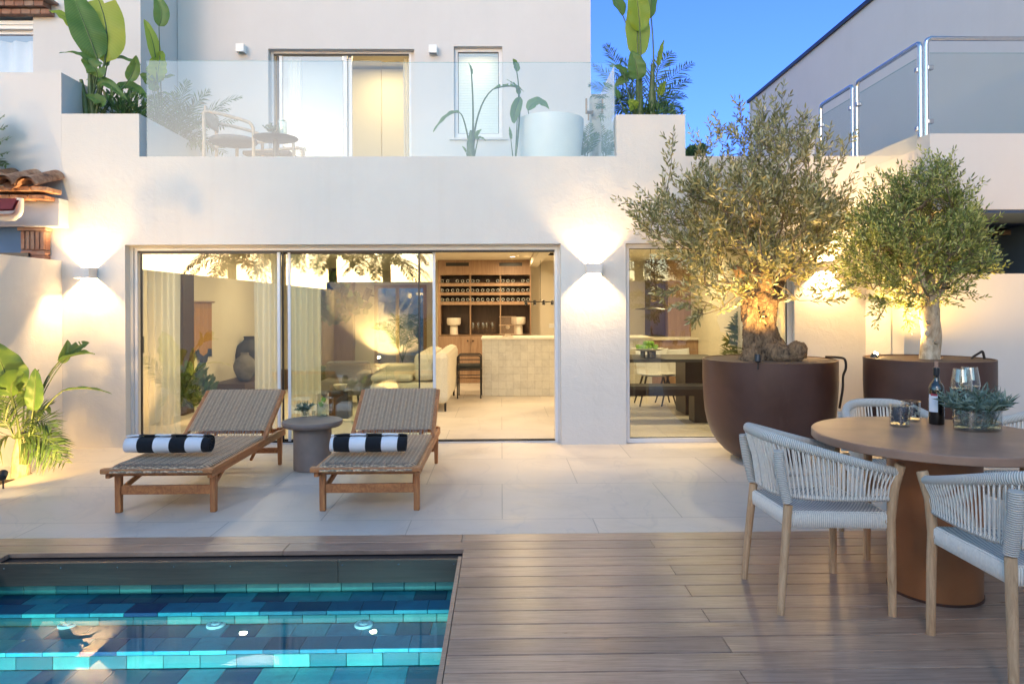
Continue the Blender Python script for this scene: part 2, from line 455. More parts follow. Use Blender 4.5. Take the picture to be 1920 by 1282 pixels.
def leafmat(name, stops, trans=.35, rough=.45, vein=True, src='uvw'):
    m = Mat(name, rough); r = m.isl()
    c = m.ramp(r, stops)
    if vein:
        co = m.co((1,1,1), src='uvw')
        sp = m.nd('ShaderNodeSeparateXYZ'); m.l.new(co, sp.inputs[0])
        w = m.math('SINE', m.math('MULTIPLY', m.math('ADD', sp.outputs[0], m.math('MULTIPLY', m.math('ABSOLUTE', m.math('SUBTRACT', sp.outputs[1], .5)), .25)), 190))
        c = m.mix(c, m.mix(c, (.35,.5,.08), .35), m.ramp(w, [(.4,0),(1,.45)]))
        mid = m.ramp(m.math('ABSOLUTE', m.math('SUBTRACT', sp.outputs[1], .5)), [(.0,1),(.035,0)])
        c = m.mix(c, (.30,.42,.10), m.math('MULTIPLY', mid, .7))
        m.bump(w, .15, .003)
    m.color(c)
    tl = m.nd('ShaderNodeBsdfTranslucent'); m.l.new(m.mix(c, (.9,1.0,.35), .25), tl.inputs[0])
    mx = m.nd('ShaderNodeMixShader'); mx.inputs[0].default_value = trans
    m.l.new(m.b.outputs[0], mx.inputs[1]); m.l.new(tl.outputs[0], mx.inputs[2]); m.l.new(mx.outputs[0], m.out.inputs['Surface'])
    return m.m
MT['strel'] = leafmat('strelitzia_leaf', [(0,(.03,.085,.02)),(.5,(.06,.15,.03)),(1,(.11,.21,.035))])
MT['strel_y'] = leafmat('yellow_green_strelitzia_leaf', [(0,(.13,.24,.02)),(.5,(.24,.36,.025)),(1,(.38,.38,.03))], .5)  # yellow-green leaves, more translucent than the plain ones
MT['stalk'] = simple('leaf_stalk', (.07,.11,.035), .5, 0, .3, 20).m
MT['palm'] = leafmat('palm_frond', [(0,(.025,.06,.02)),(.5,(.045,.10,.025)),(1,(.09,.15,.04))], .3, .5, False)
MT['olive'] = leafmat('olive_leaf', [(0,(.08,.085,.03)),(.4,(.19,.185,.075)),(.75,(.33,.32,.16)),(1,(.50,.48,.32))], .25, .45, False)
MT['olive2'] = leafmat('green_olive_leaf', [(0,(.05,.09,.02)),(.4,(.14,.19,.05)),(.72,(.30,.35,.09)),(1,(.56,.58,.24))], .25, .42, False)  # palest stop raised so some leaves carry a painted highlight
MT['sage'] = leafmat('cut_olive_leaf', [(0,(.06,.10,.085)),(.5,(.13,.20,.17)),(1,(.26,.34,.29))], .2, .5, False)
MT['bush'] = leafmat('bush_leaf', [(0,(.02,.06,.02)),(.5,(.04,.11,.03)),(1,(.08,.17,.05))], .25, .45, False)
def bark(name, dark, light, s=12, b=1.0, d=.03):
    m = Mat(name, .9); f = m.noise(m.co((1,1,.55)), s, 8, .7, .8); g = m.noise(m.co((1,1,.5)), s*3.5, 5, .65, .5)
    m.color(m.ramp(m.math('MULTIPLY', m.math('ADD', f, g), .5), [(.38, dark), (.58, light)])); m.bump(m.math('ADD', f, m.math('MULTIPLY', g, .5)), b, d); return m.m
MT['bark'] = bark('gnarled_olive_bark', (.035,.02,.012), (.30,.20,.115), 11, 1.0, .045)
MT['bark_pale'] = bark('pale_olive_bark', (.26,.19,.12), (.55,.46,.34), 7, .4, .012)
MT['twig'] = simple('olive_twig', (.16,.13,.09), .8).m
def stripes(name, fn):
    return fn
def weave():
    m = Mat('grey_brown_paper_cord', .85); co = m.co(src='uvw')
    sp = m.nd('ShaderNodeSeparateXYZ'); m.l.new(co, sp.inputs[0])
    jit = m.noise(m.co((6,60,1), src='uvw'), 3, 3)
    par = m.math('MULTIPLY', m.math('FLOOR', m.math('MULTIPLY', sp.outputs[0], 11)), math.pi*.9)
    ph = m.math('ADD', m.math('ADD', m.math('MULTIPLY', sp.outputs[1], 2*math.pi*36), par), m.math('MULTIPLY', jit, 3))
    w = m.math('SINE', ph)
    r = m.math('SINE', m.math('MULTIPLY', sp.outputs[0], 2*math.pi*22))
    f = m.noise(m.co((60,160,1), src='uvw'), 1, 3)
    c = m.ramp(f, [(.3, (.47,.30,.175)), (.7, (.84,.60,.39))])
    c = m.mix(c, (.10,.075,.055), m.ramp(w, [(-.0,.62),(.45,0)]))
    c = m.mix(c, (.08,.058,.045), m.math('MULTIPLY', m.ramp(r, [(-.0,.8),(.2,0)]), .35))
    m.color(c); m.bump(m.math('ADD', w, r), .6, .003); return m.m
MT['weave'] = weave()
def rope(name, n, c=(.78,.72,.63), axis=1):
    m = Mat(name, .8); co = m.co(src='uvw'); sp = m.nd('ShaderNodeSeparateXYZ'); m.l.new(co, sp.inputs[0])
    w = m.math('SINE', m.math('MULTIPLY', sp.outputs[axis], n))
    m.color(m.mix(c, [x*.45 for x in c], m.ramp(w, [(0,.7),(.35,0)]))); m.bump(w, .6, .004); return m.m
MT['rope_wrap'] = rope('wrapped_white_rope', 2*math.pi/.0085)
MT['rope_strand'] = simple('white_rope', (.80,.74,.65), .8, 0, .08, 80, .3, 300, .001).m
def seatweave():
    m = Mat('woven_white_rope_seat', .8); co = m.co(src='uvw'); sp = m.nd('ShaderNodeSeparateXYZ'); m.l.new(co, sp.inputs[0])
    a = m.math('SINE', m.math('MULTIPLY', m.math('ADD', sp.outputs[0], m.math('MULTIPLY', sp.outputs[1], .5)), 2*math.pi*24))
    b = m.math('SINE', m.math('MULTIPLY', m.math('SUBTRACT', sp.outputs[1], m.math('MULTIPLY', sp.outputs[0], .15)), 2*math.pi*16))
    w = m.math('MULTIPLY', a, b)
    m.color(m.ramp(m.math('ADD', m.math('MULTIPLY', w, .5), .5), [(.15, (.2,.19,.18)), (.5, (.72,.66,.58))])); m.bump(w, .6, .004); return m.m
MT['seat_weave'] = seatweave()
def towel():
    m = Mat('striped_towelling', .95); co = m.co(src='uvw'); sp = m.nd('ShaderNodeSeparateXYZ'); m.l.new(co, sp.inputs[0])
    x = m.math('ADD', sp.outputs[0], m.math('MULTIPLY', m.noise(m.co(), 6, 2), .012))
    s = m.math('FRACT', m.math('MULTIPLY', x, 4.35))
    c = m.ramp(s, [(0,(.006,.007,.011)),(.5,(.74,.74,.78))], 'CONSTANT'); m.color(c)
    m.bump(m.noise(m.co(), 160, 3), .7, .004); m.set('Sheen Weight', .08); return m.m
MT['towel'] = towel()
def curtain():
    m = Mat('sheer_linen', .9); m.color((.88,.87,.84))
    tl = m.nd('ShaderNodeBsdfTranslucent'); tl.inputs[0].default_value = (.85,.82,.74,1)
    tp = m.nd('ShaderNodeBsdfTransparent')
    a = m.nd('ShaderNodeMixShader'); a.inputs[0].default_value = .5; m.l.new(m.b.outputs[0], a.inputs[1]); m.l.new(tl.outputs[0], a.inputs[2])
    b = m.nd('ShaderNodeMixShader'); b.inputs[0].default_value = .12; m.l.new(a.outputs[0], b.inputs[1]); m.l.new(tp.outputs[0], b.inputs[2])
    m.l.new(b.outputs[0], m.out.inputs['Surface']); return m.m
MT['curtain'] = curtain()
def zellige():
    m = Mat('cream_zellige_tiles', .22); br = m.nd('ShaderNodeTexBrick')
    m.l.new(m.co((1,1,1), rot=(R(90),0,0)), br.inputs['Vector']); br.offset = .0; br.inputs['Scale'].default_value = 1
    br.inputs['Brick Width'].default_value = .115; br.inputs['Row Height'].default_value = .115; br.inputs['Mortar Size'].default_value = .0025
    br.inputs['Color1'].default_value = (.55,.52,.45,1); br.inputs['Color2'].default_value = (.64,.61,.52,1); br.inputs['Mortar'].default_value = (.42,.39,.33,1)
    f = m.noise(m.co(), 11, 5, .6, 1)
    m.color(m.mix(br.outputs['Color'], (.72,.69,.6), m.ramp(f, [(.4,0),(.75,.7)]))); m.bump(m.noise(m.co(), 16, 3), .4, .01); return m.m
MT['zellige'] = zellige()
def gradmat(name, stops, rough=.8):
    m = Mat(name, rough); co = m.co(src='uvw'); sp = m.nd('ShaderNodeSeparateXYZ'); m.l.new(co, sp.inputs[0])
    m.color(m.ramp(m.math('ADD', sp.outputs[1], m.math('MULTIPLY', m.noise(m.co((3,3,1), src='uvw'), 2, 3), .12)), stops, 'CONSTANT')); return m.m
MT['art'] = gradmat('woven_wall_hanging', [(0,(.03,.04,.08)),(.2,(.42,.22,.08)),(.95,(.35,.2,.1))])
MT['apple'] = simple('green_apple', (.22,.42,.04), .3, 0, .2, 15).m
MT['berry'] = simple('dark_berry', (.012,.01,.03), .4, 0, .3, 200, .5, 250, .003).m
MT['label'] = simple('paper_label', (.72,.72,.76), .7, 0, .02).m
MT['ink'] = simple('printed_ink', (.08,.08,.12), .7).m
MT['redcap'] = simple('red_print', (.35,.05,.07), .6).m
MT['cork'] = simple('cork', (.38,.22,.15), .8, 0, .2, 120).m
MT['awning'] = simple('dark_red_awning', (.16,.02,.02), .8).m
MT['gutter'] = simple('white_pipe', (.66,.62,.56), .4).m
MT['terr_floor'] = simple('terrace_floor', (.5,.48,.45), .6).m
MT['ground'] = simple('dry_ground', (.20,.17,.13), .95, 0, .3, 3).m
MT['stoneclad'] = simple('pale_stone_cladding', (.46,.44,.40), .6, 0, .18, 9, .3, 30).m
MT['rose_curtain'] = simple('pale_lilac_curtain', (.50,.45,.55), .9, 0, .05).m
MT['aloe_lamp'] = simple('dark_ceiling_lamp', (.03,.03,.035), .5).m
MT['darkglass'] = glassmat('dark_blue_glass', (.35,.5,.62), 1.5, .05)
MT['cable'] = simple('black_cable', (.02,.013,.01), .7, 0, .3, 40).m
# ------------------------------------------------------------------ setting
D = 7.08                                   # distance of the garden facade
DB = 9.65                                  # distance of the set-back upper wall
xL = W(117, 650, D).x; xR = W(1622, 400, D).x
zP = W(700, 293.5, D).z                      # top of the parapet
DECK_Y = 4.30
PX0, PX1, PY1 = -2.81, -0.249, 3.90          # pool opening
BED = (xL, -4.02, 4.6, 6.02)

g = MB().plate((-600, 600), (-600, 900), -.30, -.12, [(-3.3, 0.2, -3.0, 4.3), (xL-.1, 4, 4, 17)], 'xy')
struct(g, 'ground', MT['ground'])
pv = MB().plate((xL, 8.0), (DECK_Y, D+.30), -.10, 0.0, [(BED[0], BED[1], BED[2], BED[3])], 'xy')
struct(pv, 'patio', MT['paving'])
sl = MB().box(BED[0], BED[1], BED[2], BED[3], -.3, -.055)
struct(sl, 'planting_bed_soil', MT['soil'])

dk = MB(); pitch = .1365; bw = .1298; y = DECK_Y - .002; row = 0
while y > -3.2:
    ys = [(xL-.2, 8.0)] if y - bw > PY1 - .004 else [(xL-.2, PX0-.022), (PX1+.022, 8.0)]
    if y > PY1 - .004 and y - bw < PY1: pass
    joints = [.92, -1.98, 4.3] if row % 2 == 0 else [-.262, 2.6, -3.3]
    if row == 0: joints = [-.24, 3.4, -3.45]
    if row == 1: joints = [.9, -1.27]
    if row == 2: joints = [-.25, -2.9, 3.1]
    for a, b in ys:
        cuts = sorted([a] + [j + rnd.uniform(-.012, .012) for j in joints if a+.15 < j < b-.15] + [b])
        for c, d in zip(cuts[:-1], cuts[1:]):
            dk.box(c+.0015, d-.0015, y-bw, y, -.026, 0.0)
    y -= pitch; row += 1
deck = struct(dk, 'deck', MT['deck'], bevel=.002)
struct(MB().plate((xL-.2, 8.0), (-3.2, DECK_Y), -.09, -.03, [(PX0-.05, PX1+.05, -2.5, PY1+.05)], 'xy'), 'deck_underlay', MT['dark_metal'])

# swimming pool: one thing with its fascia, tiled steps and inlets
pool = empty('swimming_pool', ((PX0+PX1)/2, 1.5, -.6), label='sunken pool with tiled steps in blue and green beside the brown deck', cat='swimming pool')
fa = MB(); fx = W(636, 1065, PY1).x
fa.box(PX0, fx-.0015, PY1-.029, PY1-.008, -.125, -.001).box(fx+.0015, PX1-.0005, PY1-.029, PY1-.008, -.125, -.001)
wpart(fa, 'fascia', MT['fascia'], pool)
fb = MB().box(PX1, PX1+.02, -2.5, PY1+.02, -.125, -.001).box(PX0-.02, PX0, -2.5, PY1+.02, -.125, -.001)
wpart(fb, 'side_fascia', MT['deck'], pool)
sc_ = MB()
for k in range(9):
    for zz in (-.025,):
        wpart(MB().ball((PX0+.06+k*.31, PY1-.0295, zz), .004, 8, 5), 'screw', MT['steel'], pool)
tl = MB(); tt = MB(); gap = .002
def tiles_x(y0, y1, z0, z1, off, w=.176):       # vertical row of tiles facing the camera
    x = PX0 - off
    while x < PX1:
        a, b = max(PX0, x)+gap/2, min(PX1, x+w)-gap/2
        if b - a > .01: tl.box(a, b, y0, y1, z0, z1)
        x += w
Z1, Z2, Z3, Z4 = -.184, -.248, -.332, -.62
Y1, Y2, Y3 = 3.65, 3.37, 2.95
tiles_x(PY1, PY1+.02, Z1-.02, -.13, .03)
for (ya, yb, z, n, o) in ((Y1, PY1, Z1, 2, .05), (Y2, Y1, Z2, 2, .11), (Y3, Y2, Z3, 2, .02), (.2, Y3, Z4, 15, .07)):
    d = (yb-ya)/n
    for k in range(n):
        x = PX0 - o - (.088 if k % 2 else 0)
        while x < PX1:
            a, b = max(PX0, x)+gap/2, min(PX1, x+.176)-gap/2
            if b-a > .01: tt.box(a, b, ya+k*d+gap/2, ya+(k+1)*d-gap/2, z-.02, z)
            x += .176
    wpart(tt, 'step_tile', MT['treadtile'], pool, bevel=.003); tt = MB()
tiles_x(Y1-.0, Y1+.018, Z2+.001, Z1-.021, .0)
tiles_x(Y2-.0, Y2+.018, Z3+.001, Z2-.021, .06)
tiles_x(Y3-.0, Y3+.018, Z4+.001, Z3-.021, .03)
for xx, s in ((PX0, -1), (PX1, 1)):
    yy = PY1
    while yy > -2.4:
        for zz in (-.13, -.31, -.49):
            tl.box(min(xx, xx+s*.02), max(xx, xx+s*.02), yy-.176, yy-gap, zz-.178, zz-.002)
        yy -= .178
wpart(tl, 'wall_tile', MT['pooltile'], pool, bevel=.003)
sh = MB().plate((PX0-.25, PX1+.25), (-2.5, PY1+.25), -.75, -.66, [], 'xy')
sh.box(PX0-.25, PX0-.022, -2.5, PY1+.25, -.66, -.13).box(PX1+.022, PX1+.25, -2.5, PY1+.25, -.66, -.13)
sh.box(PX0-.022, PX1+.022, PY1+.022, PY1+.25, -.66, -.13).box(PX0-.022, PX1+.022, -2.5, -2.3, -.66, -.002)
sh.box(PX0, PX1, Y1+.019, PY1, -.66, Z1-.0205).box(PX0, PX1, Y2+.019, Y1+.018, -.66, Z2-.0205).box(PX0, PX1, Y3+.019, Y2+.018, -.66, Z3-.0205)
wpart(sh, 'shell', MT['grout'], pool)
# bright lips of the steps
for px in (127, 405, 682):
    c = G(px, 1172, Z2); m = MB().lathe([(.048, 0), (.048, .006), (.043, .011), (.036, .011), (.033, .007), (.024, .007), (.022, .013), (.012, .015), (.010, .008), (1e-4, .008)], (c.x, c.y, Z2+.001), 28)
    wpart(m, 'water_inlet', MT['tub'], pool, smooth=40)
for px in (-2.3, -1.5, -.7):
    m = MB().lathe([(.09, 0), (.09, .02), (1e-4, .02)], (0,0,0), 24)
    m.v = [(x+px, -2.28+z, y-.40) for x, y, z in m.v]
    wpart(m, 'underwater_lamp', MT['tub'], pool)
for px in (-2.35, -1.5, -.65):
    L = bpy.data.lights.new('underwater_light', 'AREA'); L.energy = 11; L.color = (.45, .97, .97); L.shape = 'DISK'; L.size = .22; L.spread = R(60)
    o = bpy.data.objects.new('underwater_light', L); col.objects.link(o); o.location = (px, 1.6, -.27); o.rotation_euler = (R(67), 0, 0)
wt = MB().grid(lambda u, v: (PX0+(PX1-PX0)*u, -2.3+(PY1+2.3)*v, -.160), 40, 80)
struct(wt, 'pool_water', MT['water'], fix=False)

# ------------------------------------------------------------------ the white house
house = empty('white_house', (0, D, 0), label='white rendered two storey house with sliding glass doors and roof terrace', cat='house')
d0, d1 = W(235, 650, D).x, W(1052, 650, D).x
w0, w1 = W(1174, 650, D).x, W(1490, 650, D).x
zD = W(640, 458, D).z
zW = W(1300, 456, D).z
T = .28
def hp(mb, name, m, **k): return wpart(mb, name, m, house, **k)
hp(MB().plate((xL, xR), (0, zP), D, D+T, [(d0, d1, 0, zD), (w0, w1, 0.0, zW)]), 'facade_wall', MT['plaster'])
# left planter trough on the facade line and its receding low wall
px0, px1 = xL, W(261, 250, D).x; zPl = W(200, 213.5, D).z
xs = W(276, 250, D+.02).x
hp(MB().box(px0, px1, D, D+.14, zP, zPl).box(px1-.14, px1, D+.14, DB, zP-.4, zPl), 'terrace_planter', MT['plaster'])
hp(MB().box(px0+.001, px1-.141, D+.141, DB-.01, zP-.3, zPl-.16), 'planter_soil', MT['soil'])
# right planter block
qx0, qx1 = W(1156, 250, D).x, W(1285, 250, D).x; zQ = W(1220, 215, D).z
hp(MB().plate((qx0, qx1), (D, D+1.3), zP, zQ, [(qx0+.12, qx1-.12, D+.12, D+1.18)], 'xy'), 'terrace_planter', MT['plaster'])
hp(MB().box(qx0+.121, qx1-.121, D+.121, D+1.179, zP, zQ-.07), 'planter_soil', MT['soil'])
# floors, slabs
ZT = W(600, 293, D).z - .07
hp(MB().box(xL, xR, D+T, 14.2, 2.34, ZT), 'terrace_slab', MT['terr_floor'])
hp(MB().box(xR-.22, xR, D+T, 14.2, 0, zP), 'side_wall', MT['plaster'])
ZC2 = 2.335
hp(MB().box(xL+.001, xR-.221, D+T+.001, 17, ZC2-.04, ZC2-.001), 'ceiling', MT['ceiling'])
hp(MB().box(xL, xL+.2, D+T, 17, 0, ZC2-.041), 'left_room_wall', MT['plaster_in'])
XS = W(817, 600, 13.3).x                       # where the kitchen return wall stands
BY = 16.6
rd = (W(702, 600, BY).x, W(800, 600, BY).x, 0, W(750, 534, BY).z)
hp(MB().plate((xL+.2, XS), (0, ZC2-.041), BY, BY+.2, [rd]), 'living_room_back_wall', MT['plaster_in'])
hp(MB().box(XS, XS+.14, 13.4, BY, 0, ZC2-.041), 'partition', MT['plaster_in'])
hp(MB().box(XS+.141, xR-.221, 13.4, 13.55, 0, ZC2-.041), 'kitchen_back_wall', MT['plaster_in'])
hp(MB().box(xR-.26, xR-.221, D+T+.001, 13.399, 0, ZC2-.041), 'dining_side_wall', MT['plaster_in'])
hp(MB().box(xL, xR-.221, D+T, BY, -.1, -.002), 'interior_floor', MT['paving'])
fx0 = W(1042, 700, 9.6).x
hp(MB().box(fx0, fx0+.22, 9.6, 9.85, 0, ZC2-.041), 'pier', MT['plaster_in'])
bx = W(1000, 500, 11.5).x
hp(MB().box(bx, bx+.16, D+T+.4, 13.39, ZC2-.16, ZC2-.041), 'ceiling_beam', MT['ceiling'])

# upper storey wall with door and window
ux0, ux1 = W(333, 100, DB).x, W(1108, 150, DB).x
ud = (W(503, 150, DB).x, W(777, 150, DB).x, ZT, W(640, 92, DB).z)
uw = (W(851, 150, DB).x, W(942, 150, DB).x, W(900, 259, DB).z, W(900, 87, DB).z)
hp(MB().plate((ux0, ux1), (ZT, 7.2), DB, DB+.25, [ud, uw]), 'upper_wall', MT['plaster_smooth'])
hp(MB().box(ux1-.2, ux1, DB+.25, 14, ZT, 7.2), 'upper_side_wall', MT['plaster_smooth'])
hp(MB().box(ux0, ux1, DB, 14.1, 7.201, 7.35), 'roof', MT['plaster_smooth'])
hp(MB().plate((ux0, ux1-.2), (ZT, 6.2), 12.2, 12.3, []), 'bedroom_wall', MT['plaster_in'])
hp(MB().box(ux0, ux0+.1, DB+.25, 12.2, ZT, 6.2).box(ux0, ux1-.2, DB+.25, 12.2, ZT+2.55, ZT+2.65), 'bedroom_ceiling', MT['ceiling'])
# parapet to the right of the planter, and the return that comes forward
pr = MB()
hp(MB().box(qx1+.001, xR, D+T, D+T+.02, zP-.2, zP-.001), 'parapet_cap', MT['plaster'])
YF = 6.18; xG = W(1722, 300, YF).x

# sliding door: outer frame + panels
def frame_mb(x0, x1, z0, z1, y0, y1, w, wb=None):
    wb = w if wb is None else wb
    m = MB(); m.plate((x0, x1), (z0, z1), y0, y1, [(x0+w, x1-w, z0+wb, z1-w)]); return m
fi0, fi1 = W(252, 650, D+.12).x, W(1046, 650, D+.12).x; fzt = W(640, 464, D+.12).z
hp(MB().box(d0, fi0, D+.10, D+T, 0, zD).box(fi1, d1, D+.10, D+T, 0, zD).box(fi0, fi1, D+.10, D+T, fzt, zD), 'door_reveal', MT['plaster_smooth'])
sdo = hp(frame_mb(fi0, fi1, 0.0, fzt, D+.13, D+.262, .028, .012), 'sliding_door', MT['white_metal'], bevel=.002)
def sub(mb, name, m, parent, **k):
    mb.shift((0, -D, 0)); return mb.build(name, m, parent, **k)
hx = lambda x, Y=D+.2: W(x, 650, Y).x
tr = MB()
for yy in (.145, .185, .225): tr.box(fi0+.029, fi1-.029, D+yy, D+yy+.012, .0125, .020).box(fi0+.029, fi1-.029, D+yy, D+yy+.014, fzt-.046, fzt-.029)
sub(tr, 'track', MT['dark_metal'], sdo)
def panel(xa, xb, y, stl, str_, tint='pane', sw=.03):
    g0, g1 = xa, xb
    s = MB()
    if stl: s.box(xa, xa+sw, y-.014, y+.014, .0205, fzt-.047); g0 = xa+sw
    if str_: s.box(xb-sw, xb, y-.014, y+.014, .0205, fzt-.047); g1 = xb-sw
    if s.v: sub(s, 'door_stile', MT['white_metal'], sdo, bevel=.002)
    sub(MB().box(g0, g1, y-.012, y+.012, .0205, .034), 'bottom_rail', MT['dark_metal'], sdo)
    sub(MB().box(g0, g1, y-.012, y+.012, fzt-.060, fzt-.047), 'top_rail', MT['dark_metal'], sdo)
    sub(MB().box(g0, g1, y-.004, y+.004, .035, fzt-.061), 'glass_pane', MT[tint], sdo)
panel(hx(272), hx(529), D+.151, False, True)
panel(hx(541), hx(787), D+.191, True, False, 'pane')
panel(hx(524, D+.23), hx(817, D+.23), D+.231, False, True)
sub(MB().box(hx(785), hx(787.5), D+.18, D+.202, .021, fzt-.048), 'glass_edge', MT['dark_metal'], sdo)
sub(MB().box(hx(530), hx(533), D+.18, D+.2, .021, fzt-.048), 'glass_edge', MT['dark_metal'], sdo)
sub(MB().box(hx(269), hx(272), D+.14, D+.16, .021, fzt-.048), 'door_gasket', MT['dark_metal'], sdo)
sub(MB().box(hx(272.5), hx(275), D+.128, D+.14, .95, 1.12), 'handle', MT['dark_metal'], sdo)

# fixed window of the dining room
wf = hp(frame_mb(w0+.001, w1-.001, 0.001, zW-.001, D+.06, D+.16, .045), 'fixed_window', MT['white_metal'], bevel=.003)
sub(MB().box(w0+.046, w1-.046, D+.10, D+.11, .046, zW-.046), 'window_pane', MT['pane'], wf)
sub(frame_mb(w0+.046, w1-.046, .046, zW-.046, D+.085, D+.098, .007), 'gasket', MT['dark_metal'], wf)

# bedroom sliding door upstairs
ex0, ex1, ezt = W(509, 150, DB+.1).x, W(771, 150, DB+.1).x, W(640, 97, DB+.1).z
bd = hp(frame_mb(ex0, ex1, ZT+.001, ezt, DB+.1, DB+.2, .03), 'bedroom_door', MT['white_metal'], bevel=.002)
hp(MB().box(ud[0], ex0, DB+.1, DB+.25, ZT, ud[3]).box(ex1, ud[1], DB+.1, DB+.25, ZT, ud[3]).box(ex0, ex1, DB+.1, DB+.25, ezt, ud[3]), 'bedroom_reveal', MT['plaster_smooth'])
ey = lambda x: W(x, 150, DB+.13).x
sub(MB().box(ey(524), ey(530), DB+.115, DB+.145, ZT+.04, ezt-.031).box(ey(644), ey(651), DB+.115, DB+.145, ZT+.04, ezt-.031).box(ey(652), ey(659), DB+.16, DB+.19, ZT+.04, ezt-.031), 'door_stile', MT['white_metal'], bd)
sub(MB().box(ex0+.03, ex1-.03, DB+.105, DB+.115, ezt-.055, ezt-.031).box(ey(520), ey(523), DB+.11, DB+.15, ZT+.04, ezt-.06), 'track', MT['dark_metal'], bd)
sub(MB().box(ey(531), ey(643), DB+.126, DB+.134, ZT+.04, ezt-.06), 'glass_pane', MT['pane'], bd)
sub(MB().box(ey(646), ey(649), DB+.10, DB+.115, W(648,230,DB).z-.03, W(648,230,DB).z+.04), 'handle', MT['steel'], bd)
def curtain_mb(x0, x1, y, z0, z1, n, amp=.025, seed=0):
    rr = random.Random(seed); ph = [rr.uniform(0, 6) for _ in range(4)]
    def fn(u, v):
        a = amp*(.65+.35*v)
        return (x0+(x1-x0)*u + .004*math.sin(v*5+u*9), y + a*math.sin(u*n*2*math.pi+ph[0]+.3*math.sin(v*3)) + a*.4*math.sin(u*n*5.1+ph[1]), z0+(z1-z0)*v)
    return MB().grid(fn, int(n*12), 10)
solo(curtain_mb(ey(533), ey(556), DB+.34, ZT+.02, ezt-.02, 4, .03, 2), 'curtain', MT['curtain'], 'pale lilac curtain gathered at the left side of the bedroom door', 'curtain', 'upstairs curtains', smooth=180)
solo(curtain_mb(ey(752), ey(775), DB+.34, ZT+.02, ezt-.02, 4, .03, 3), 'curtain', MT['curtain'], 'cream curtain bunched at the right side of the bedroom door', 'curtain', 'upstairs curtains', smooth=180)
solo(MB().box(ey(556), ey(648), DB+.38, DB+.40, ZT+.02, ezt-.03), 'roller_screen', simple('grey_screen_cloth', (.27,.26,.26), .9, 0, .03).m, 'flat pale grey screen behind the left bedroom door pane', 'screen')
# wardrobe seen through the open half
wb = empty('wardrobe', (W(712,250,11.6).x, 11.9, ZT), label='tall cream wardrobe with flush doors in the upstairs bedroom', cat='wardrobe')
a, b, c = W(640,250,11.6).x, W(716,250,11.6).x, W(790,250,11.6).x
wpart(MB().box(a, c, 11.62, 12.19, ZT+.001, ZT+2.52), 'carcass', MT['plaster_in'], wb)
wpart(MB().box(a+.002, b-.003, 11.6, 11.619, ZT+.03, ZT+2.50), 'wardrobe_door', MT['plaster_in'], wb, bevel=.002)
wpart(MB().box(b+.003, c-.002, 11.6, 11.619, ZT+.03, ZT+2.50), 'wardrobe_door', MT['plaster_in'], wb, bevel=.002)
for hh in (.35, 1.9):
    wpart(MB().box(a+.05, a+.09, 11.585, 11.6, ZT+hh, ZT+hh+.05), 'hinge', MT['steel'], wb)

# bathroom window with blind
vf0, vf1, vz0, vz1 = W(853,150,DB+.05).x, W(940,150,DB+.05).x, uw[2]+.02, W(900,91,DB+.05).z
bw_ = hp(frame_mb(uw[0]+.001, uw[1]-.001, uw[2]+.001, uw[3]-.001, DB+.08, DB+.15, .05, .08), 'blind_window', MT['white_metal'], bevel=.004)
sub(MB().box(uw[0]+.051, uw[1]-.051, DB+.11, DB+.116, uw[2]+.081, uw[3]-.051), 'window_pane', MT['pane'], bw_)
sub(frame_mb(uw[0]+.051, uw[1]-.051, uw[2]+.081, uw[3]-.051, DB+.098, DB+.109, .008), 'gasket', MT['dark_metal'], bw_)
hp(MB().box(uw[0]-.06, uw[1]+.06, DB-.035, DB-.001, uw[2]-.03, uw[2]-.004), 'window_sill', MT['plaster_smooth'])
bl = MB(); z = uw[2]+.09
while z < uw[3]-.075:
    bl.obox(((uw[0]+uw[1])/2, DB+.17, z), ((uw[1]-uw[0])/2-.06, .011, .0006), Matrix.Rotation(R(38), 3, 'X')); z += .0235
bl.box(uw[0]+.06, uw[1]-.06, DB+.155, DB+.19, uw[3]-.075, uw[3]-.055)
solo(bl, 'venetian_blind', MT['blind'], 'white venetian blind lowered inside the narrow upstairs window', 'blind')
hp(MB().box(uw[0]-.3, uw[1]+.3, DB+.9, DB+.95, uw[2]-.3, uw[3]+.3), 'bathroom_wall', MT['plaster_in'])

# balcony glass along the parapet
bg = empty('glass_balustrade', (0, D+.07, zP), label='clear frameless glass balustrade along the white roof terrace edge', cat='balustrade')
zg = W(700, 115.5, D+.07).z; gx0, gx1 = W(276, 200, D+.07).x, W(1151, 200, D+.07).x
mx = W(715, 200, D+.07).x
wpart(MB().box(gx0, mx-.003, D+.065, D+.077, zP-.02, zg), 'glass_pane', MT['balcony_glass'], bg)
wpart(MB().box(mx+.003, gx1, D+.065, D+.077, zP-.02, zg-.012), 'glass_pane', MT['balcony_glass'], bg)
wpart(MB().box(gx1+.004, gx1+.016, D+.065, D+1.0, zP-.02, zg-.03), 'glass_pane', MT['balcony_glass'], bg)
wpart(MB().box(gx0, mx-.003, D+.0655, D+.0765, zg+.0005, zg+.003).box(gx0-.003, gx0-.0005, D+.065, D+.077, zP, zg).box(mx+.003, gx1, D+.0655, D+.0765, zg-.0115, zg-.009), 'glass_rim', MT['green_glass'], bg)

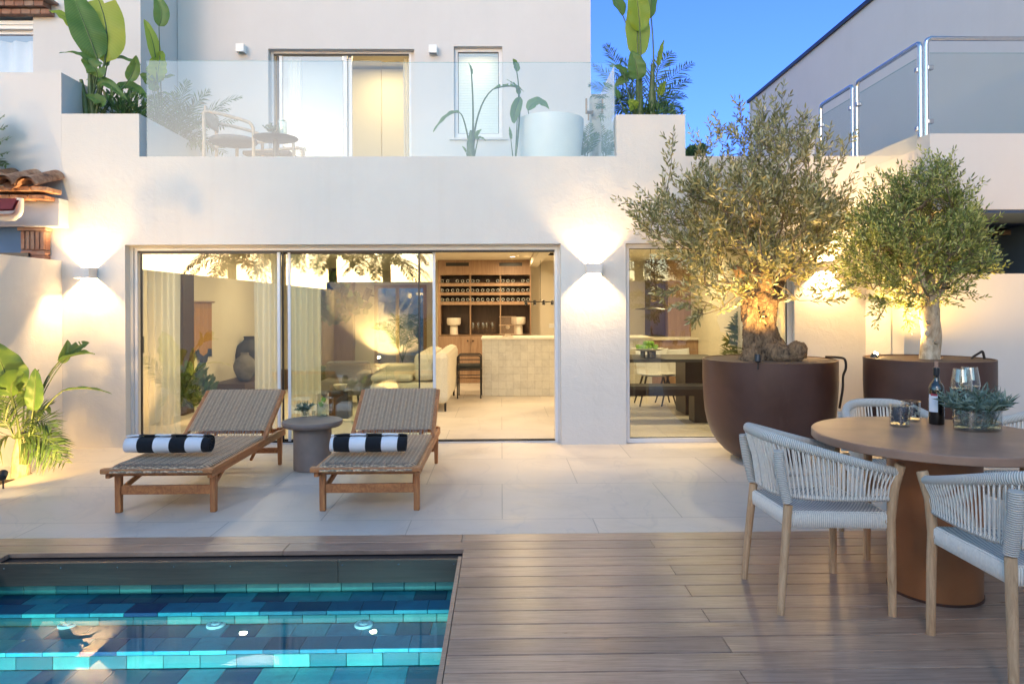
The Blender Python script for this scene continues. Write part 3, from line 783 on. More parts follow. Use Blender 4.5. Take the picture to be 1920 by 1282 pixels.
# cube sconces on the upper wall
def up_sconce(x, y, lab):
    c = W(x, y, DB-.06); e = empty('cube_sconce', (c.x, DB, c.z), label=lab, cat='wall lamp', group='cube wall lamps on the upper wall')
    m = MB().plate((c.x-.055, c.x+.055), (DB-.115, DB-.001), c.z-.055, c.z+.055, [(c.x-.045, c.x+.045, DB-.105, DB-.02)], 'xy')
    wpart(m, 'housing', MT['tub'], e, bevel=.002)
    wpart(MB().box(c.x-.045, c.x+.045, DB-.105, DB-.02, c.z-.01, c.z+.01), 'lamp', MT['bronze'], e)
up_sconce(452, 92, 'small white cube wall lamp left of the bedroom door'); up_sconce(812, 94, 'small white cube wall lamp between bedroom door and narrow window')

# shining up and down sconces on the garden facade
def sconce(x, y, lab, P=8.0, hw=.077):
    c = W(x, y, D-.05); X, Z = c.x, c.z; hh = .052; dp = .15
    e = empty('up_down_sconce', (X, D, Z), label=lab, cat='wall lamp', group='lit up and down sconces on the facade')
    m = MB().plate((X-hw, X+hw), (D-dp, D-.001), Z-hh, Z+hh, [(X-hw+.004, X+hw-.004, D-dp+.004, D-.005)], 'xy')
    wpart(m, 'housing', MT['lamp_metal'], e)
    for s in (1, -1):
        L = bpy.data.lights.new('sconce_light', 'SPOT'); L.spot_size = R(176); L.spot_blend = .05; L.shadow_soft_size = .016; L.energy = P*3.2; L.color = (1, .66, .30)
        o = bpy.data.objects.new('sconce_light', L); col.objects.link(o)
        o.parent = e; o.location = (0, -dp*.62, -s*(hh-.03)); o.rotation_euler = (R(180) if s > 0 else 0, 0, 0)
sconce(163, 512, 'lit box sconce on the facade left of the sliding doors')
sconce(1112, 504, 'lit box sconce on the pier between sliding doors and dining window')
sconce(1549, 500, 'lit box sconce on the facade between the two olive trees', 8)

# ------------------------------------------------------------------ garden walls
gwz = W(117, 489, D).z
lw = solo(MB().box(xL-.1, xL-.001, -3.9, D-.001, -.3, gwz), 'garden_wall', MT['plaster'], 'white rendered garden wall left, with plants and spotlight before it', 'wall')
YG = 6.42
rz = W(1890, 513, YG).z
solo(MB().plate((W(1695, 600, YG).x, 9.5), (-.1, rz), YG, YG+.2, []), 'garden_wall', MT['plaster_smooth'], 'white garden wall right, behind the right planted pot', 'wall')

# ------------------------------------------------------------------ neighbour on the right
nr = empty('neighbour_house', (5, 9, 0), label='neighbouring white house with long flat roofline behind a railed terrace', cat='house')
def np_(mb, name, m, **k): return wpart(mb, name, m, nr, **k)
XN = 5.3
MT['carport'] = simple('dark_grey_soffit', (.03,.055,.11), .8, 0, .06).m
yN1 = WX(1405, 193, XN).y; zN = WX(1405, 193, XN).z
zFb = W(1860, 398, 6.18).z
np_(MB().plate((-1.0, yN1), (zFb, zN), XN, XN+.3, [], 'yz'), 'side_wall', MT['plaster_smooth'])
np_(MB().plate((6.62, yN1), (0, zFb-.031), XN+.01, XN+.29, [], 'yz'), 'carport_side_wall', MT['blue_wall'])
np_(MB().plate((-1.0, 6.4), (0, zFb-.001), XN, XN+.3, [], 'yz'), 'front_side_wall', MT['plaster_smooth'])
np_(MB().box(XN-.04, XN+6, -1.0, yN1+.05, zN, zN+.06), 'roof_edge', MT['dark_metal'])
np_(MB().box(XN+.3, XN+6, yN1-.3, yN1, 0, zN), 'end_wall', MT['plaster_smooth'])
zFt = W(1722, 260, YF).z
xC = xR + .001
np_(MB().box(xC, xC+.001+.18, YG+.2, D+1.2, -.1, zP-.001), 'corner_pier', MT['plaster'])
np_(MB().box(xC, xC+.181, YF+.001, YG+.199, zFb, zP), 'terrace_side_parapet', MT['plaster'])
np_(MB().box(xC, 10, YF-.18, YF, zFb, zFt), 'terrace_front_parapet', MT['plaster_smooth'])
np_(MB().box(xC+.19, XN, YF+.001, 9, zFb+.001, zFb+.2), 'terrace_slab', MT['plaster_smooth'])
np_(MB().box(W(1690,600,YG).x+.3, 10, 8.9, 9.0, -.1, zFb), 'carport_back_wall', MT['blue_wall'])
np_(MB().box(xC+.19, 10, YF-.17, 8.9, zFb-.03, zFb-.001), 'carport_ceiling', MT['carport'])
# small pieces behind the rails
pb = W(1520, 260, 10.5)
np_(MB().box(W(1510,270,10.5).x, W(1527,270,10.5).x, 10.5, 12.0, 2.5, W(1515,256,10.5).z), 'roof_upstand', MT['plaster_smooth'])
cl = W(1880, 430, 7.4)
cle = solo(MB().lathe([(.28,0),(.28,.05),(.22,.07),(1e-4,.07)], (cl.x, 7.4, zFb-.031-.07), 32), 'ceiling_lamp', MT['aloe_lamp'], 'flat black round lamp under the neighbouring carport ceiling', 'lamp', smooth=40)
# steel railing with glass panels
rl = empty('steel_railing', (xC, YF, zFt), label='curved stainless steel railing with glass panels on the neighbouring terrace', cat='railing')
zr = W(1800, 73, YF-.08).z
def hoop(pts, r=.021): return MB().tube(smooth_hoop(pts), r, 12)
def smooth_hoop(pts, rad=.055):
    out = [Vector(pts[0])]
    for i in range(1, len(pts)-1):
        a, b, c = Vector(pts[i-1]), Vector(pts[i]), Vector(pts[i+1])
        u = (a-b).normalized(); v = (c-b).normalized()
        out += bez(b+u*rad, b, b+v*rad, 6)
    out.append(Vector(pts[-1])); return out
xr = xC+.09; yf = YF-.08
x1 = W(1737, 200, yf).x
wpart(hoop([(x1, yf, zFt-.0), (x1, yf, zr), (8.0, yf, zr)]), 'handrail', MT['steel'], rl, smooth=60)
xq = W(1726, 200, yf+.03).x
ya = xq and WX(1607, 200, xq).y; yb = WX(1599, 200, xq).y; yc = WX(1539, 200, xq).y
zq = W(1726, 80, yf+.03).z
wpart(hoop([(xq, yf+.03, zFt), (xq, yf+.03, zq), (xq, ya, zq), (xq, ya, zP-.2)]), 'handrail', MT['steel'], rl, smooth=60)
wpart(hoop([(xq, yb, zP-.2), (xq, yb, zq), (xq, yc, zq), (xq, yc, zP-.2)]), 'handrail', MT['steel'], rl, smooth=60)
wpart(MB().box(x1+.035, 8.0, yf-.004, yf+.004, zFt+.002, zr-.13), 'glass_panel', MT['balcony_glass'], rl)
wpart(MB().box(xq-.004, xq+.004, yf+.09, ya-.06, zFt-.1, zq-.13), 'glass_panel', MT['balcony_glass'], rl)
wpart(MB().box(xq-.004, xq+.004, yb+.06, yc-.06, zFt-.1, zq-.13), 'glass_panel', MT['balcony_glass'], rl)
wpart(MB().box(x1+.03, 8.0, yf-.004, yf+.004, zr-.1295, zr-.126).box(xq-.005, xq+.005, yf+.09, ya-.06, zq-.1295, zq-.1255).box(xq-.005, xq+.005, yb+.06, yc-.06, zq-.1295, zq-.1255), 'glass_rim', MT['green_glass'], rl)
for (X, Y, Z) in ((x1+.03, yf, zr-.26), (x1+.03, yf, zFt+.13), (xq, yf+.06, zr-.26), (xq, yf+.06, zFt+.08), (xq, ya-.03, zr-.26), (xq, ya-.03, zFt+.05), (xq, yb+.03, zr-.26), (xq, yc-.03, zr-.26)):
    wpart(MB().obox((X, Y, Z), (.028, .022, .022)), 'clamp', MT['steel'], rl, bevel=.008)

# ------------------------------------------------------------------ neighbour on the left
nl = empty('neighbour_house', (-6, 8.4, 0), label='neighbouring white house left with brick eaves and a curtained window', cat='house')
def nq(mb, name, m, **k): return wpart(mb, name, m, nl, **k)
YA = 8.68; xb = xL-.001; zb = W(117, 136, D).z
wx1 = W(62, 100, YA).x; wz1 = W(30, 30, YA).z
nq(MB().plate((-12, W(264,150,YA).x), (0, 7.2), YA, YA+.3, [(-7.6, wx1, W(30,240,YA).z, wz1)]), 'side_facade', MT['plaster_smooth'])
nq(MB().box(W(264,150,YA).x-.2, W(264,150,YA).x, YA+.3, DB+.3, 2.9, 7.2), 'corner_wall', MT['plaster_smooth'])
nq(MB().box(xb-1.4, xb, D, D+.2, 0, zb).box(xb-.2, xb, D+.2, YA, 2.2, zb), 'boundary_wall', MT['plaster_smooth'])
# window: shutter box, frame, curtain
nq(MB().box(-8, wx1+.2, YA+1.0, YA+1.1, 2, 6), 'room_wall', MT['blue_wall'])
wnd = nq(frame_mb(-7.6, wx1-.001, W(30,240,YA).z+.001, W(30,52,YA).z, YA+.1, YA+.16, .045), 'window', MT['white_metal'])
def subl(mb, name, m, parent): mb.shift((6, -8.4, 0)); return mb.build(name, m, parent)
subl(MB().box(-7.59, wx1-.002, YA+.04, YA+.17, W(30,52,YA).z+.001, wz1-.06).box(-7.59, wx1-.003, YA+.02, YA+.04, W(30,45,YA).z, W(30,38,YA).z), 'shutter_box', MT['tub'], wnd)
subl(MB().box(-7.5, wx1-.05, YA+.12, YA+.13, W(30,240,YA).z+.05, W(30,55,YA).z-.04), 'window_pane', MT['pane'], wnd)
solo(curtain_mb(-7.5, wx1-.03, YA+.25, W(30,240,YA).z, W(30,64,YA).z, 9, .03, 5), 'curtain', MT['rose_curtain'], 'lilac curtain behind the window of the left neighbouring house', 'curtain', smooth=180)
ck = MB(); x = W(88, 10, YA-.15).x; k = 0; zc0 = W(40, 20, YA-.12).z
for row_, (dz, dp) in enumerate(((0, .10), (.075, .16))):
    X = x - row_*-.02
    while X > -7.8:
        ck.obox((X-.055-.06*(row_), YA-dp/2-.001, zc0+dz), (.056, dp/2, .032)); X -= .118
ck.box(-7.8, x+.05, YA-.2, YA-.001, zc0+.112, zc0+.14)
nq(ck, 'brick_cornice', MT['brick'], bevel=.006)
# tiled eave, gutter, awning and brick capital over the garden wall
YE = 6.72
def pl(x, y, Y=YE): return W(x, y, Y)
ev = empty('tiled_eave', pl(30, 400), label='short clay tiled eave with white gutter pipe left of the facade', cat='eave')
tm = MB()
for k, (tx, ty) in enumerate(((62, 338), (20, 336), (-24, 334))):
    c = pl(tx, ty, YE)
    for sgn, w_ in ((1, .10),):
        tm.grid(lambda u, v, c=c: (c.x+.095*math.cos(math.pi*(1-u)), c.y-.12+v*.45, c.z-.07+.085*math.sin(math.pi*u)+v*.15), 12, 4)
        tm.grid(lambda u, v, c=c: (c.x+.080*math.cos(math.pi*(1-u)), c.y-.11+v*.45, c.z-.075+.070*math.sin(math.pi*u)+v*.15), 12, 4)
        tm.grid(lambda u, v, c=c: (c.x-.15+.07*math.cos(math.pi*(1+u)), c.y-.10+v*.45, c.z-.05+.05*math.sin(math.pi*(1+u))+v*.15), 10, 4)
wpart(tm, 'roof_tile', MT['rooftile'], ev, smooth=60)
bm_ = MB(); c = pl(0, 352)
for k in range(8): bm_.obox((pl(78, 355).x-.02-k*.16, YE+.1, pl(78, 350).z-.02), (.075, .12, .022), Matrix.Rotation(rnd.uniform(-.03,.03),3,'Y'))
for k in range(8): bm_.obox((pl(72, 366).x-.05-k*.17, YE+.13, pl(70, 362).z-.03), (.08, .09, .02), Matrix.Rotation(rnd.uniform(-.04,.04),3,'Y'))
wpart(bm_, 'eave_brick', MT['rooftile'], ev, bevel=.006)
wpart(MB().box(pl(-200,380).x, pl(85,380).x, YE+.2, D-.002, pl(0,420).z, pl(0,366).z), 'eave_wall', MT['plaster_smooth'], ev)
gp = [pl(-120, 408, YE-.02), pl(12, 408, YE-.02), pl(28, 405, YE-.02), pl(36, 396, YE-.02), pl(37, 372, YE-.02)]
wpart(MB().tube(smooth_path(gp, 5), .034, 12), 'gutter_pipe', MT['gutter'], ev, smooth=60)
aw = MB().add([pl(-100, 372, YE-.1), pl(32, 372, YE-.1), pl(22, 392, YE-.25), pl(-100, 396, YE-.25)], [(0,1,2,3)]).add([v + Vector((0,.03,-.01)) for v in (pl(-100, 372, YE-.1), pl(32, 372, YE-.1), pl(22, 392, YE-.25), pl(-100, 396, YE-.25))], [(3,2,1,0)])
solo(aw, 'awning', MT['awning'], 'dark red awning edge below the tiled eave', 'awning')
bc = empty('brick_pillar', pl(62, 500, 7.0), label='short red brick pillar with fluted capital above the left garden wall', cat='pillar')
YE = 6.98; a0, a1 = pl(38, 450, YE).x, pl(84, 450, YE).x; zt = pl(60, 422, YE).z
cp = MB()
for k, (ex, dz, hz) in enumerate(((.035, 0, .02), (.02, -.04, .018))): cp.box(a0-ex, a1+ex, YE-ex, YE+.09, zt+dz-hz, zt+dz+hz-.002)
wpart(cp, 'capital', MT['brick'], bc, bevel=.008)
cs = MB(); n_ = 5
for k in range(n_):
    xa = a0+(a1-a0)*k/n_; cs.box(xa+.006, xa+(a1-a0)/n_-.006, YE-.005, YE+.03, zt-.24, zt-.062)
cs.box(a0, a1, YE+.01, YE+.09, zt-.25, zt-.06)
for k in range(6): cs.box(a0, a1, YE, YE+.09, zt-.30-k*.05, zt-.256-k*.05)
wpart(cs, 'shaft', MT['brick'], bc, bevel=.005)
nq(MB().box(xb-1.6, xb-.25, D-.08, D-.001, 0, pl(0,418,D).z), 'blue_wall_panel', MT['blue_wall'])
nq(MB().box(xb-1.6, xb-.25, D-.13, D-.081, 0, pl(0,476,D).z), 'dark_opening', MT['dark_metal'])

# garden boundary behind the camera (it shows in the panes)
solo(MB().box(xL-.2, 8, -4.1, -3.9, -.3, 2.1), 'garden_wall', MT['plaster_smooth'], 'white boundary wall behind the pool, mirrored in the sliding doors', 'wall')
from mathutils import noise
# ------------------------------------------------------------------ foliage builders
def blade(mb, knee, ctrl, tip, wid, face, fold=.25, tear=0, seed=0, wave=.012):
    """big paddle leaf along a bent midrib; face = vector the upper side looks at"""
    rr = random.Random(seed); nu, nv = 18, 8
    mid = bez(knee, ctrl, tip, nu); face = Vector(face).normalized()
    vs = []; uv = []; tears = sorted(rr.sample(range(4, nu-2), tear)) if tear else []
    for i in range(nu+1):
        s = i/nu
        t = (mid[min(i+1,nu)]-mid[max(i-1,0)]).normalized()
        sd = t.cross(face); sd = sd.normalized() if sd.length > 1e-4 else t.orthogonal().normalized()
        n = sd.cross(t)
        w = wid*.5*(math.sin(math.pi*min(1, s**.72))**.62 if 0 < s < 1 else 0.03)*(1.0-.12*s)
        for j in range(nv+1):
            a = j/nv*2-1
            off = sd*(a*w) + n*(abs(a)*w*fold*2) - n*(a*a*w*fold*1.1) + n*(wave*wid*4*math.sin(s*22+a*2+seed)*abs(a))
            vs.append(mid[i]+off); uv.append((s, j/nv, 0))
    m = nv+1; fs = []
    for i in range(nu):
        for j in range(nv):
            if i in tears and ((j < nv/2) == (i % 2 == 0)) and not (nv//2-1 <= j <= nv//2): continue
            fs.append((i*m+j, (i+1)*m+j, (i+1)*m+j+1, i*m+j+1))
    mb.add(vs, fs, uv)
def paddle(e, base, knee, tip, wid, face=(0,-1,.3), bend=.15, mat='strel', r=.016, tear=0, seed=0, fold=.25, sag=None, blade_ctrl=None):
    base, knee, tip = Vector(base), Vector(knee), Vector(tip)
    c1 = (base+knee)/2 + Vector((0,0,bend*(knee-base).length)) if sag is None else Vector(sag)
    st = bez(base, c1, knee, 8)
    d = (knee-st[-2]).normalized(); L = (tip-knee).length
    c2 = blade_ctrl or knee + d*L*.5
    b = MB(); blade(b, knee, c2, tip, wid, face, fold, tear, seed)
    b.shift(-Vector(e.location)); b.build('leaf', MT[mat], e, smooth=180, fix=False)
    m = MB().tube(st + bez(knee, c2, tip, 8)[1:7], [r*(1-.45*i/8) for i in range(9)] + [r*.5*(1-i/7) for i in range(6)], 7)
    return m
def plant_at(name, loc, label, cat, group=None): return empty(name, loc, label=label, cat=cat, group=group)
def add_stalks(e, mbs):
    m = MB()
    for a in mbs: m.add(a.v, a.f, a.uv)
    m.shift(-Vector(e.location)); m.build('stalk', MT['stalk'], e, smooth=60)
def frond(mb, st, base, ctrl, tip, ll, n=26, face=(0,-.3,1), w=.010, droop=.5, seed=0, start=.18, r=.006):
    rr = random.Random(seed); pts = bez(base, ctrl, tip, 16); face = Vector(face)
    st.tube(pts, [r*(1-.75*i/16) for i in range(17)], 5)
    for k in range(n):
        s = start + (1-start)*(k+.5)/n; x = s*16; i = min(15, int(x)); p = pts[i].lerp(pts[i+1], x-i)
        t = (pts[i+1]-pts[i]).normalized(); sd = t.cross(face)
        if sd.length < 1e-3: sd = t.orthogonal()
        sd.normalize(); nn = sd.cross(t).normalized()
        L = ll*(math.sin(math.pi*min(.97, .18+s*.78))**.7)*rr.uniform(.85,1.1)
        for sg in (-1, 1):
            d = (sd*sg*rr.uniform(.75,1.0) + t*rr.uniform(.55,.85) + nn*rr.uniform(-.05,.3)).normalized()
            wd = d.cross(nn).normalized()*w*rr.uniform(.8,1.2)
            q = p + d*L*.5; e_ = p + d*L + Vector((0,0,-droop*L*rr.uniform(.3,1)))*.5
            q = q + Vector((0,0,-droop*L*.06))
            mb.add([p-wd*.4, p+wd*.4, q+wd, q-wd, e_], [(0,1,2,3),(3,2,4)], [(0,0,0),(0,1,0),(.5,1,0),(.5,0,0),(1,.5,0)])
def palm_plant(e, loc, fr, mat='palm', r=.006, w=.010):
    lf, st = MB(), MB()
    for k, f in enumerate(fr): frond(lf, st, *f[:4], n=f[4] if len(f) > 4 else 24, seed=k+3, face=f[5] if len(f) > 5 else (0,-.4,1), r=r, w=w, droop=f[6] if len(f) > 6 else .5)
    lf.shift(-Vector(loc)); st.shift(-Vector(loc))
    lf.build('foliage', MT[mat], e, fix=False); st.build('stem', MT['stalk'], e, smooth=60, fix=False)
def px_palm(name, loc, spec, label, cat='palm', mat='palm', ll=.28, n=22, Y=None, w=.01, r=.006, group=None, dy=.0, droop=.5):
    """spec: list of (ctrl px, tip px, dy)"""
    loc = Vector(loc); e = plant_at(name, loc, label, cat, group)
    fr = []
    for k, (cx, cy, tx, ty, d) in enumerate(spec):
        c = W(cx, cy, loc.y+d*.5); t = W(tx, ty, loc.y+d)
        fr.append((loc+Vector((rnd.uniform(-.02,.02), 0, .0)), c, t, ll, n, (rnd.uniform(-.2,.2), -.6, .8), droop))
    palm_plant(e, loc, fr, mat, r, w); return e

def leaf_pts(mb, p, d, L, w, rr, curl=.15):
    """one narrow leaf of two bent quads"""
    s = d.cross(Vector((rr.uniform(-1,1), rr.uniform(-1,1), rr.uniform(-1,1))))
    if s.length < 1e-3: s = d.orthogonal()
    s.normalize(); n = s.cross(d)
    a, b = p + d*L*.38, p + d*L*.72 + n*L*curl*.3
    mb.add([p, a+s*w, a-s*w, b+s*w*.8, b-s*w*.8, p+d*L+n*L*curl*.7], [(0,1,2),(1,3,4,2),(3,5,4)], [(0,.5,0),(.4,1,0),(.4,0,0),(.7,1,0),(.7,0,0),(1,.5,0)])

def olive_tree(name, loc, trunk, lobes, ntw, leafL, label, seed, mat, bmat, root=True, twig_len=.26, up_=.55, top=None, limbs=7, spikes=()):
    rr = random.Random(seed); loc = Vector(loc)
    e = empty(name, loc, label=label, cat='olive tree')
    tops = Vector(top)
    # trunk (local)
    trunk(e)
    # crown skeleton
    P = []; tot = sum(l[1][0]*l[1][1]*l[1][2]*l[2] for l in lobes)
    for c, r, wgt in lobes:
        k = int(ntw*wgt*r[0]*r[1]*r[2]/tot)
        c = Vector(c)
        for _ in range(k):
            while True:
                v = Vector((rr.uniform(-1,1), rr.uniform(-1,1), rr.uniform(-1,1)))
                if v.length < 1: break
            v = v.normalized() * (v.length**.55)
            if noise.noise((c + Vector((v.x*r[0], v.y*r[1], v.z*r[2])))*2.7 + Vector((seed,0,0))) < (-.16 if seed == 11 else -.34): continue
            P.append(c + Vector((v.x*r[0], v.y*r[1], v.z*r[2])))
    P = [p for p in P]; P.sort(key=lambda p: (p-tops).length)
    nodes = [tops.copy()]; par = [0]; arr = np.array([tops])
    br = MB(); depth = [0]
    A = np.zeros((len(P)+1, 3)); A[0] = tops; cnt = 1; children = [0]*(len(P)+1)
    dist0 = np.zeros(len(P)+1)
    pw = [0]*(len(P)+1)
    for p in P:
        q = np.array(p); dd = np.linalg.norm(A[:cnt]-q, axis=1) + .35*dist0[:cnt]
        j = int(dd.argmin()); A[cnt] = q; dist0[cnt] = dist0[j] + np.linalg.norm(A[j]-q); par.append(j); cnt += 1
    load = np.ones(cnt)
    for i in range(cnt-1, 0, -1): load[par[i]] += load[i]
    for i in range(1, cnt):
        a, b = Vector(A[par[i]]), Vector(A[i]); m = (a+b)/2 + Vector((rr.uniform(-1,1), rr.uniform(-1,1), rr.uniform(-.2,.8)))*(b-a).length*.12
        ra = .0022*load[i]**.42; 
        br.tube([a, m, b], [ra*1.15, ra, ra*.85], 5 if load[i] < 30 else 7, cap=False)
    lf = MB()
    def twig(p, d, L, n):
        c = p + d*L*.5 + Vector((rr.uniform(-.02,.02), rr.uniform(-.02,.02), 0)); t = p + d*L + Vector((0,0,.05*L))
        pts = bez(p, c, t, 4); br.tube(pts, [.0018,.0016,.0013,.001,.0007], 3, cap=False)
        for k in range(n):
            s = (k+.6)/n*4; i = min(3, int(s)); q = pts[i].lerp(pts[i+1], s-i); tt = (pts[i+1]-pts[i]).normalized()
            o = tt.orthogonal().normalized(); o.rotate(Matrix.Rotation(k*1.57+rr.uniform(-.5,.5), 3, tt))
            for sg in (1, -1):
                dd = (o*sg*rr.uniform(.5,1.0) + tt*rr.uniform(.6,1.1)).normalized()
                leaf_pts(lf, q, dd, leafL*rr.uniform(.65,1.15)*(1-.3*k/n), leafL*rr.uniform(.085,.13), rr)
        leaf_pts(lf, t, d, leafL*.8, leafL*.1, rr)
    for i in range(1, cnt):
        p = Vector(A[i]); out = (p - tops).normalized()
        for _ in range(2 if rr.random() < .6 else 1):
            d = (out*rr.uniform(.3,.9) + Vector((0,0,up_))*rr.uniform(.2,1.2) + Vector((rr.uniform(-1,1), rr.uniform(-1,1), rr.uniform(-.7,.6)))*.75).normalized()
            twig(p, d, twig_len*rr.uniform(.55,1.15), rr.randint(5, 8))
    for (a, b) in spikes:        # long shoots that break the outline
        a, b = Vector(a), Vector(b); n = max(3, int((b-a).length/.09))
        br.tube([a, (a+b)/2+Vector((rr.uniform(-.02,.02),0,0)), b], [.004,.003,.0015], 4, cap=False)
        for k in range(n):
            p = a.lerp(b, k/n)
            for _ in range(2):
                d = ((b-a).normalized()*.8 + Vector((rr.uniform(-1,1), rr.uniform(-1,1), rr.uniform(-.3,.8)))*.6).normalized(); twig(p, d, twig_len*.55, 4)
    for m in (br, lf): m.shift(-loc)
    br.build('branch', MT[bmat], e, smooth=180, fix=False)
    lf.build('foliage', MT[mat], e, fix=False)
    return e

# ------------------------------------------------------------------ large pots
def pot_profile(r, h):
    o = [(.30,0),(.44,.012),(.56,.045),(.68,.10),(.79,.175),(.87,.26),(.93,.36),(.965,.47),(.985,.6),(1,.8),(1,1.0)]
    i = [(.975,1.0),(.97,.93)]
    return [(1e-4,0)] + [(a*r, b*h) for a, b in o] + [(a*r, b*h) for a, b in i]
def pot(x, Y, wpx, yrim, label):
    c = W(x, 700, Y); r = wpx/2*Y/F*math.cos(math.atan(c.x/Y)); h = W(x, yrim, Y).z
    e = empty('plant_pot', (c.x, Y, 0), label=label, cat='plant pot', group='large brown pots with olive trees')
    MB().lathe(pot_profile(r, h), (0,0,.002), 96).build('bowl', MT['pot'], e, smooth=50)
    MB().lathe([(r*.969, h-.005), (r*.969, h*.86), (1e-4, h*.86)], (0,0,0), 64).build('inner_rim', MT['pot_in'], e, smooth=50)
    MB().grid(lambda u, v: (r*.965*v*math.cos(2*math.pi*u), r*.965*v*math.sin(2*math.pi*u), h*.945+.012*math.sin(u*40+v*9)*v*(1-v)*4), 48, 10, True).build('soil', MT['soil'], e, smooth=180)
    return e, c.x, r, h
pot1, p1x, p1r, p1h = pot(1441, 6.33, 258, 672.5, 'large brown round-bottomed pot left, holding the gnarled olive tree')
pot2, p2x, p2r, p2h = pot(1739, 5.72, 258, 671.5, 'large brown pot right behind the table, holding the smooth-trunked olive tree')
T1 = Vector((W(1428, 600, 6.33).x, 6.33, p1h*.925)); T2 = Vector((W(1747, 600, 5.72).x, 5.72, p2h*.925))

def q1(x, y, d=0): return W(x, y, 6.33+d)
def trunk1(e):
    rr = random.Random(3)
    pts = [q1(1434,690), q1(1432,668), q1(1428,640), q1(1424,612), q1(1425,585), q1(1430,560), q1(1434,540)]
    rad = [.27,.215,.165,.145,.145,.16,.13]
    m = MB(); path = smooth_path(pts, 20); n = 110; vs = []; fs = []
    for i, p in enumerate(path):
        s = i/20; k = min(5, int(s)); r = rad[k]+(rad[k+1]-rad[k])*(s-k)
        flare = max(0, 1-i/40)
        for j in range(n):
            a = 2*math.pi*j/n
            w = 1 + .10*math.sin(3*a+i*.05+1) + .06*math.sin(7*a-i*.07) + flare*.22*math.sin(5*a+.5) - .20*abs(noise.noise(Vector((math.cos(a)*2.6, math.sin(a)*2.6, i*.055)))) - .13*abs(noise.noise(Vector((math.cos(a)*7, math.sin(a)*7, i*.16+4)))) + .05*noise.noise(Vector((math.cos(a)*16, math.sin(a)*16, i*.4)))+.07
            vs.append(p + Vector((math.cos(a)*r*w, math.sin(a)*r*w*.85, .012*math.sin(5*a+i*.4))))
    for i in range(len(path)-1):
        for j in range(n): fs.append((i*n+j, i*n+(j+1)%n, (i+1)*n+(j+1)%n, (i+1)*n+j))
    m.add(vs, fs)
    def limb(pts, rad, n=14):
        pts = smooth_path(pts, 5); R_ = [rad[0]+(rad[1]-rad[0])*i/(len(pts)-1) for i in range(len(pts))]
        b = MB().tube(pts, [r*(1+.12*math.sin(i*1.7)) for i, r in enumerate(R_)], n)
        b.v = [tuple(Vector(v)+Vector((rr.uniform(-1,1), rr.uniform(-1,1), rr.uniform(-1,1)))*R_[0]*.07) for v in b.v]; m.add(b.v, b.f)
    # root lump that runs right across the soil
    limb([q1(1440,660,-.1), q1(1462,663,-.2), q1(1484,664,-.22), q1(1500,658,-.18)], (.09,.075), 16)
    limb([q1(1448,645,-.05), q1(1466,655,-.12), q1(1480,668,-.15)], (.07,.05), 14)
    b = MB().ball(q1(1494,658,-.2), .088, 14, 10); b.v = [tuple(Vector(v)+Vector((rr.uniform(-1,1), rr.uniform(-1,1), rr.uniform(-1,1)))*.009) for v in b.v]; m.add(b.v, b.f)
    limb([q1(1412,655), q1(1404,670,-.1), q1(1398,682,-.12)], (.08,.06))
    # main limbs
    for a, b_, r in (((1425,565),(1380,500),.075),((1432,555),(1450,480),.085),((1436,560),(1490,500),.08),((1428,560),(1410,470),.07),((1436,575),(1475,555),.05)):
        limb([q1(a[0],a[1]+18), q1((a[0]+b_[0])/2-4,(a[1]+b_[1])/2, rr.uniform(-.15,.15)), q1(b_[0],b_[1], rr.uniform(-.25,.25))], (r, r*.45), 10)
    m.shift(-Vector(e.location)); m.build('trunk', MT['bark'], e, smooth=180, fix=False)
k1 = 6.33/F
def lobe(x, y, d, rx, rz, ry=None, w=1, Y=6.33): 
    c = W(x, y, Y+d); k = Y/F; return (tuple(c), (rx*k, (ry or rx)*k, rz*k), w)
lob1 = [lobe(1400,440,0,150,105,120,1.0), lobe(1300,420,0,90,60,80,.95), lobe(1490,430,.05,105,80,90,.95), lobe(1420,320,0,120,80,90,.7),
        lobe(1395,265,.05,50,60,45,.4), lobe(1475,310,.1,75,65,60,.42), lobe(1290,530,-.1,50,34,50,.9), lobe(1345,560,-.15,60,34,50,1.0), lobe(1470,545,-.1,100,32,60,.9),
        lobe(1225,400,0,35,45,40,.7), lobe(1225,355,0,28,50,30,.5), lobe(1555,400,.05,42,60,40,.45)]
sp1 = [(q1(1455,300),q1(1468,172)), (q1(1395,260),q1(1388,190)), (q1(1250,360),q1(1262,255)), (q1(1530,340),q1(1555,250)), (q1(1560,330),q1(1600,250)), (q1(1560,400),q1(1608,348)), (q1(1310,320),q1(1340,240)),
       (q1(1240,420),q1(1196,380)), (q1(1420,280),q1(1425,205)), (q1(1500,300),q1(1510,215)), (q1(1570,440),q1(1590,380)), (q1(1235,450),q1(1192,410)), (q1(1560,520),q1(1602,545)), (q1(1280,540),q1(1240,552)), (q1(1325,570),q1(1310,600))]
olive_tree('olive_tree', T1, trunk1, lob1, 900, .077, 'tall silvery olive tree with thick gnarled trunk, growing in the left pot', 11, 'olive', 'twig', top=q1(1430,540), spikes=sp1, up_=.7)

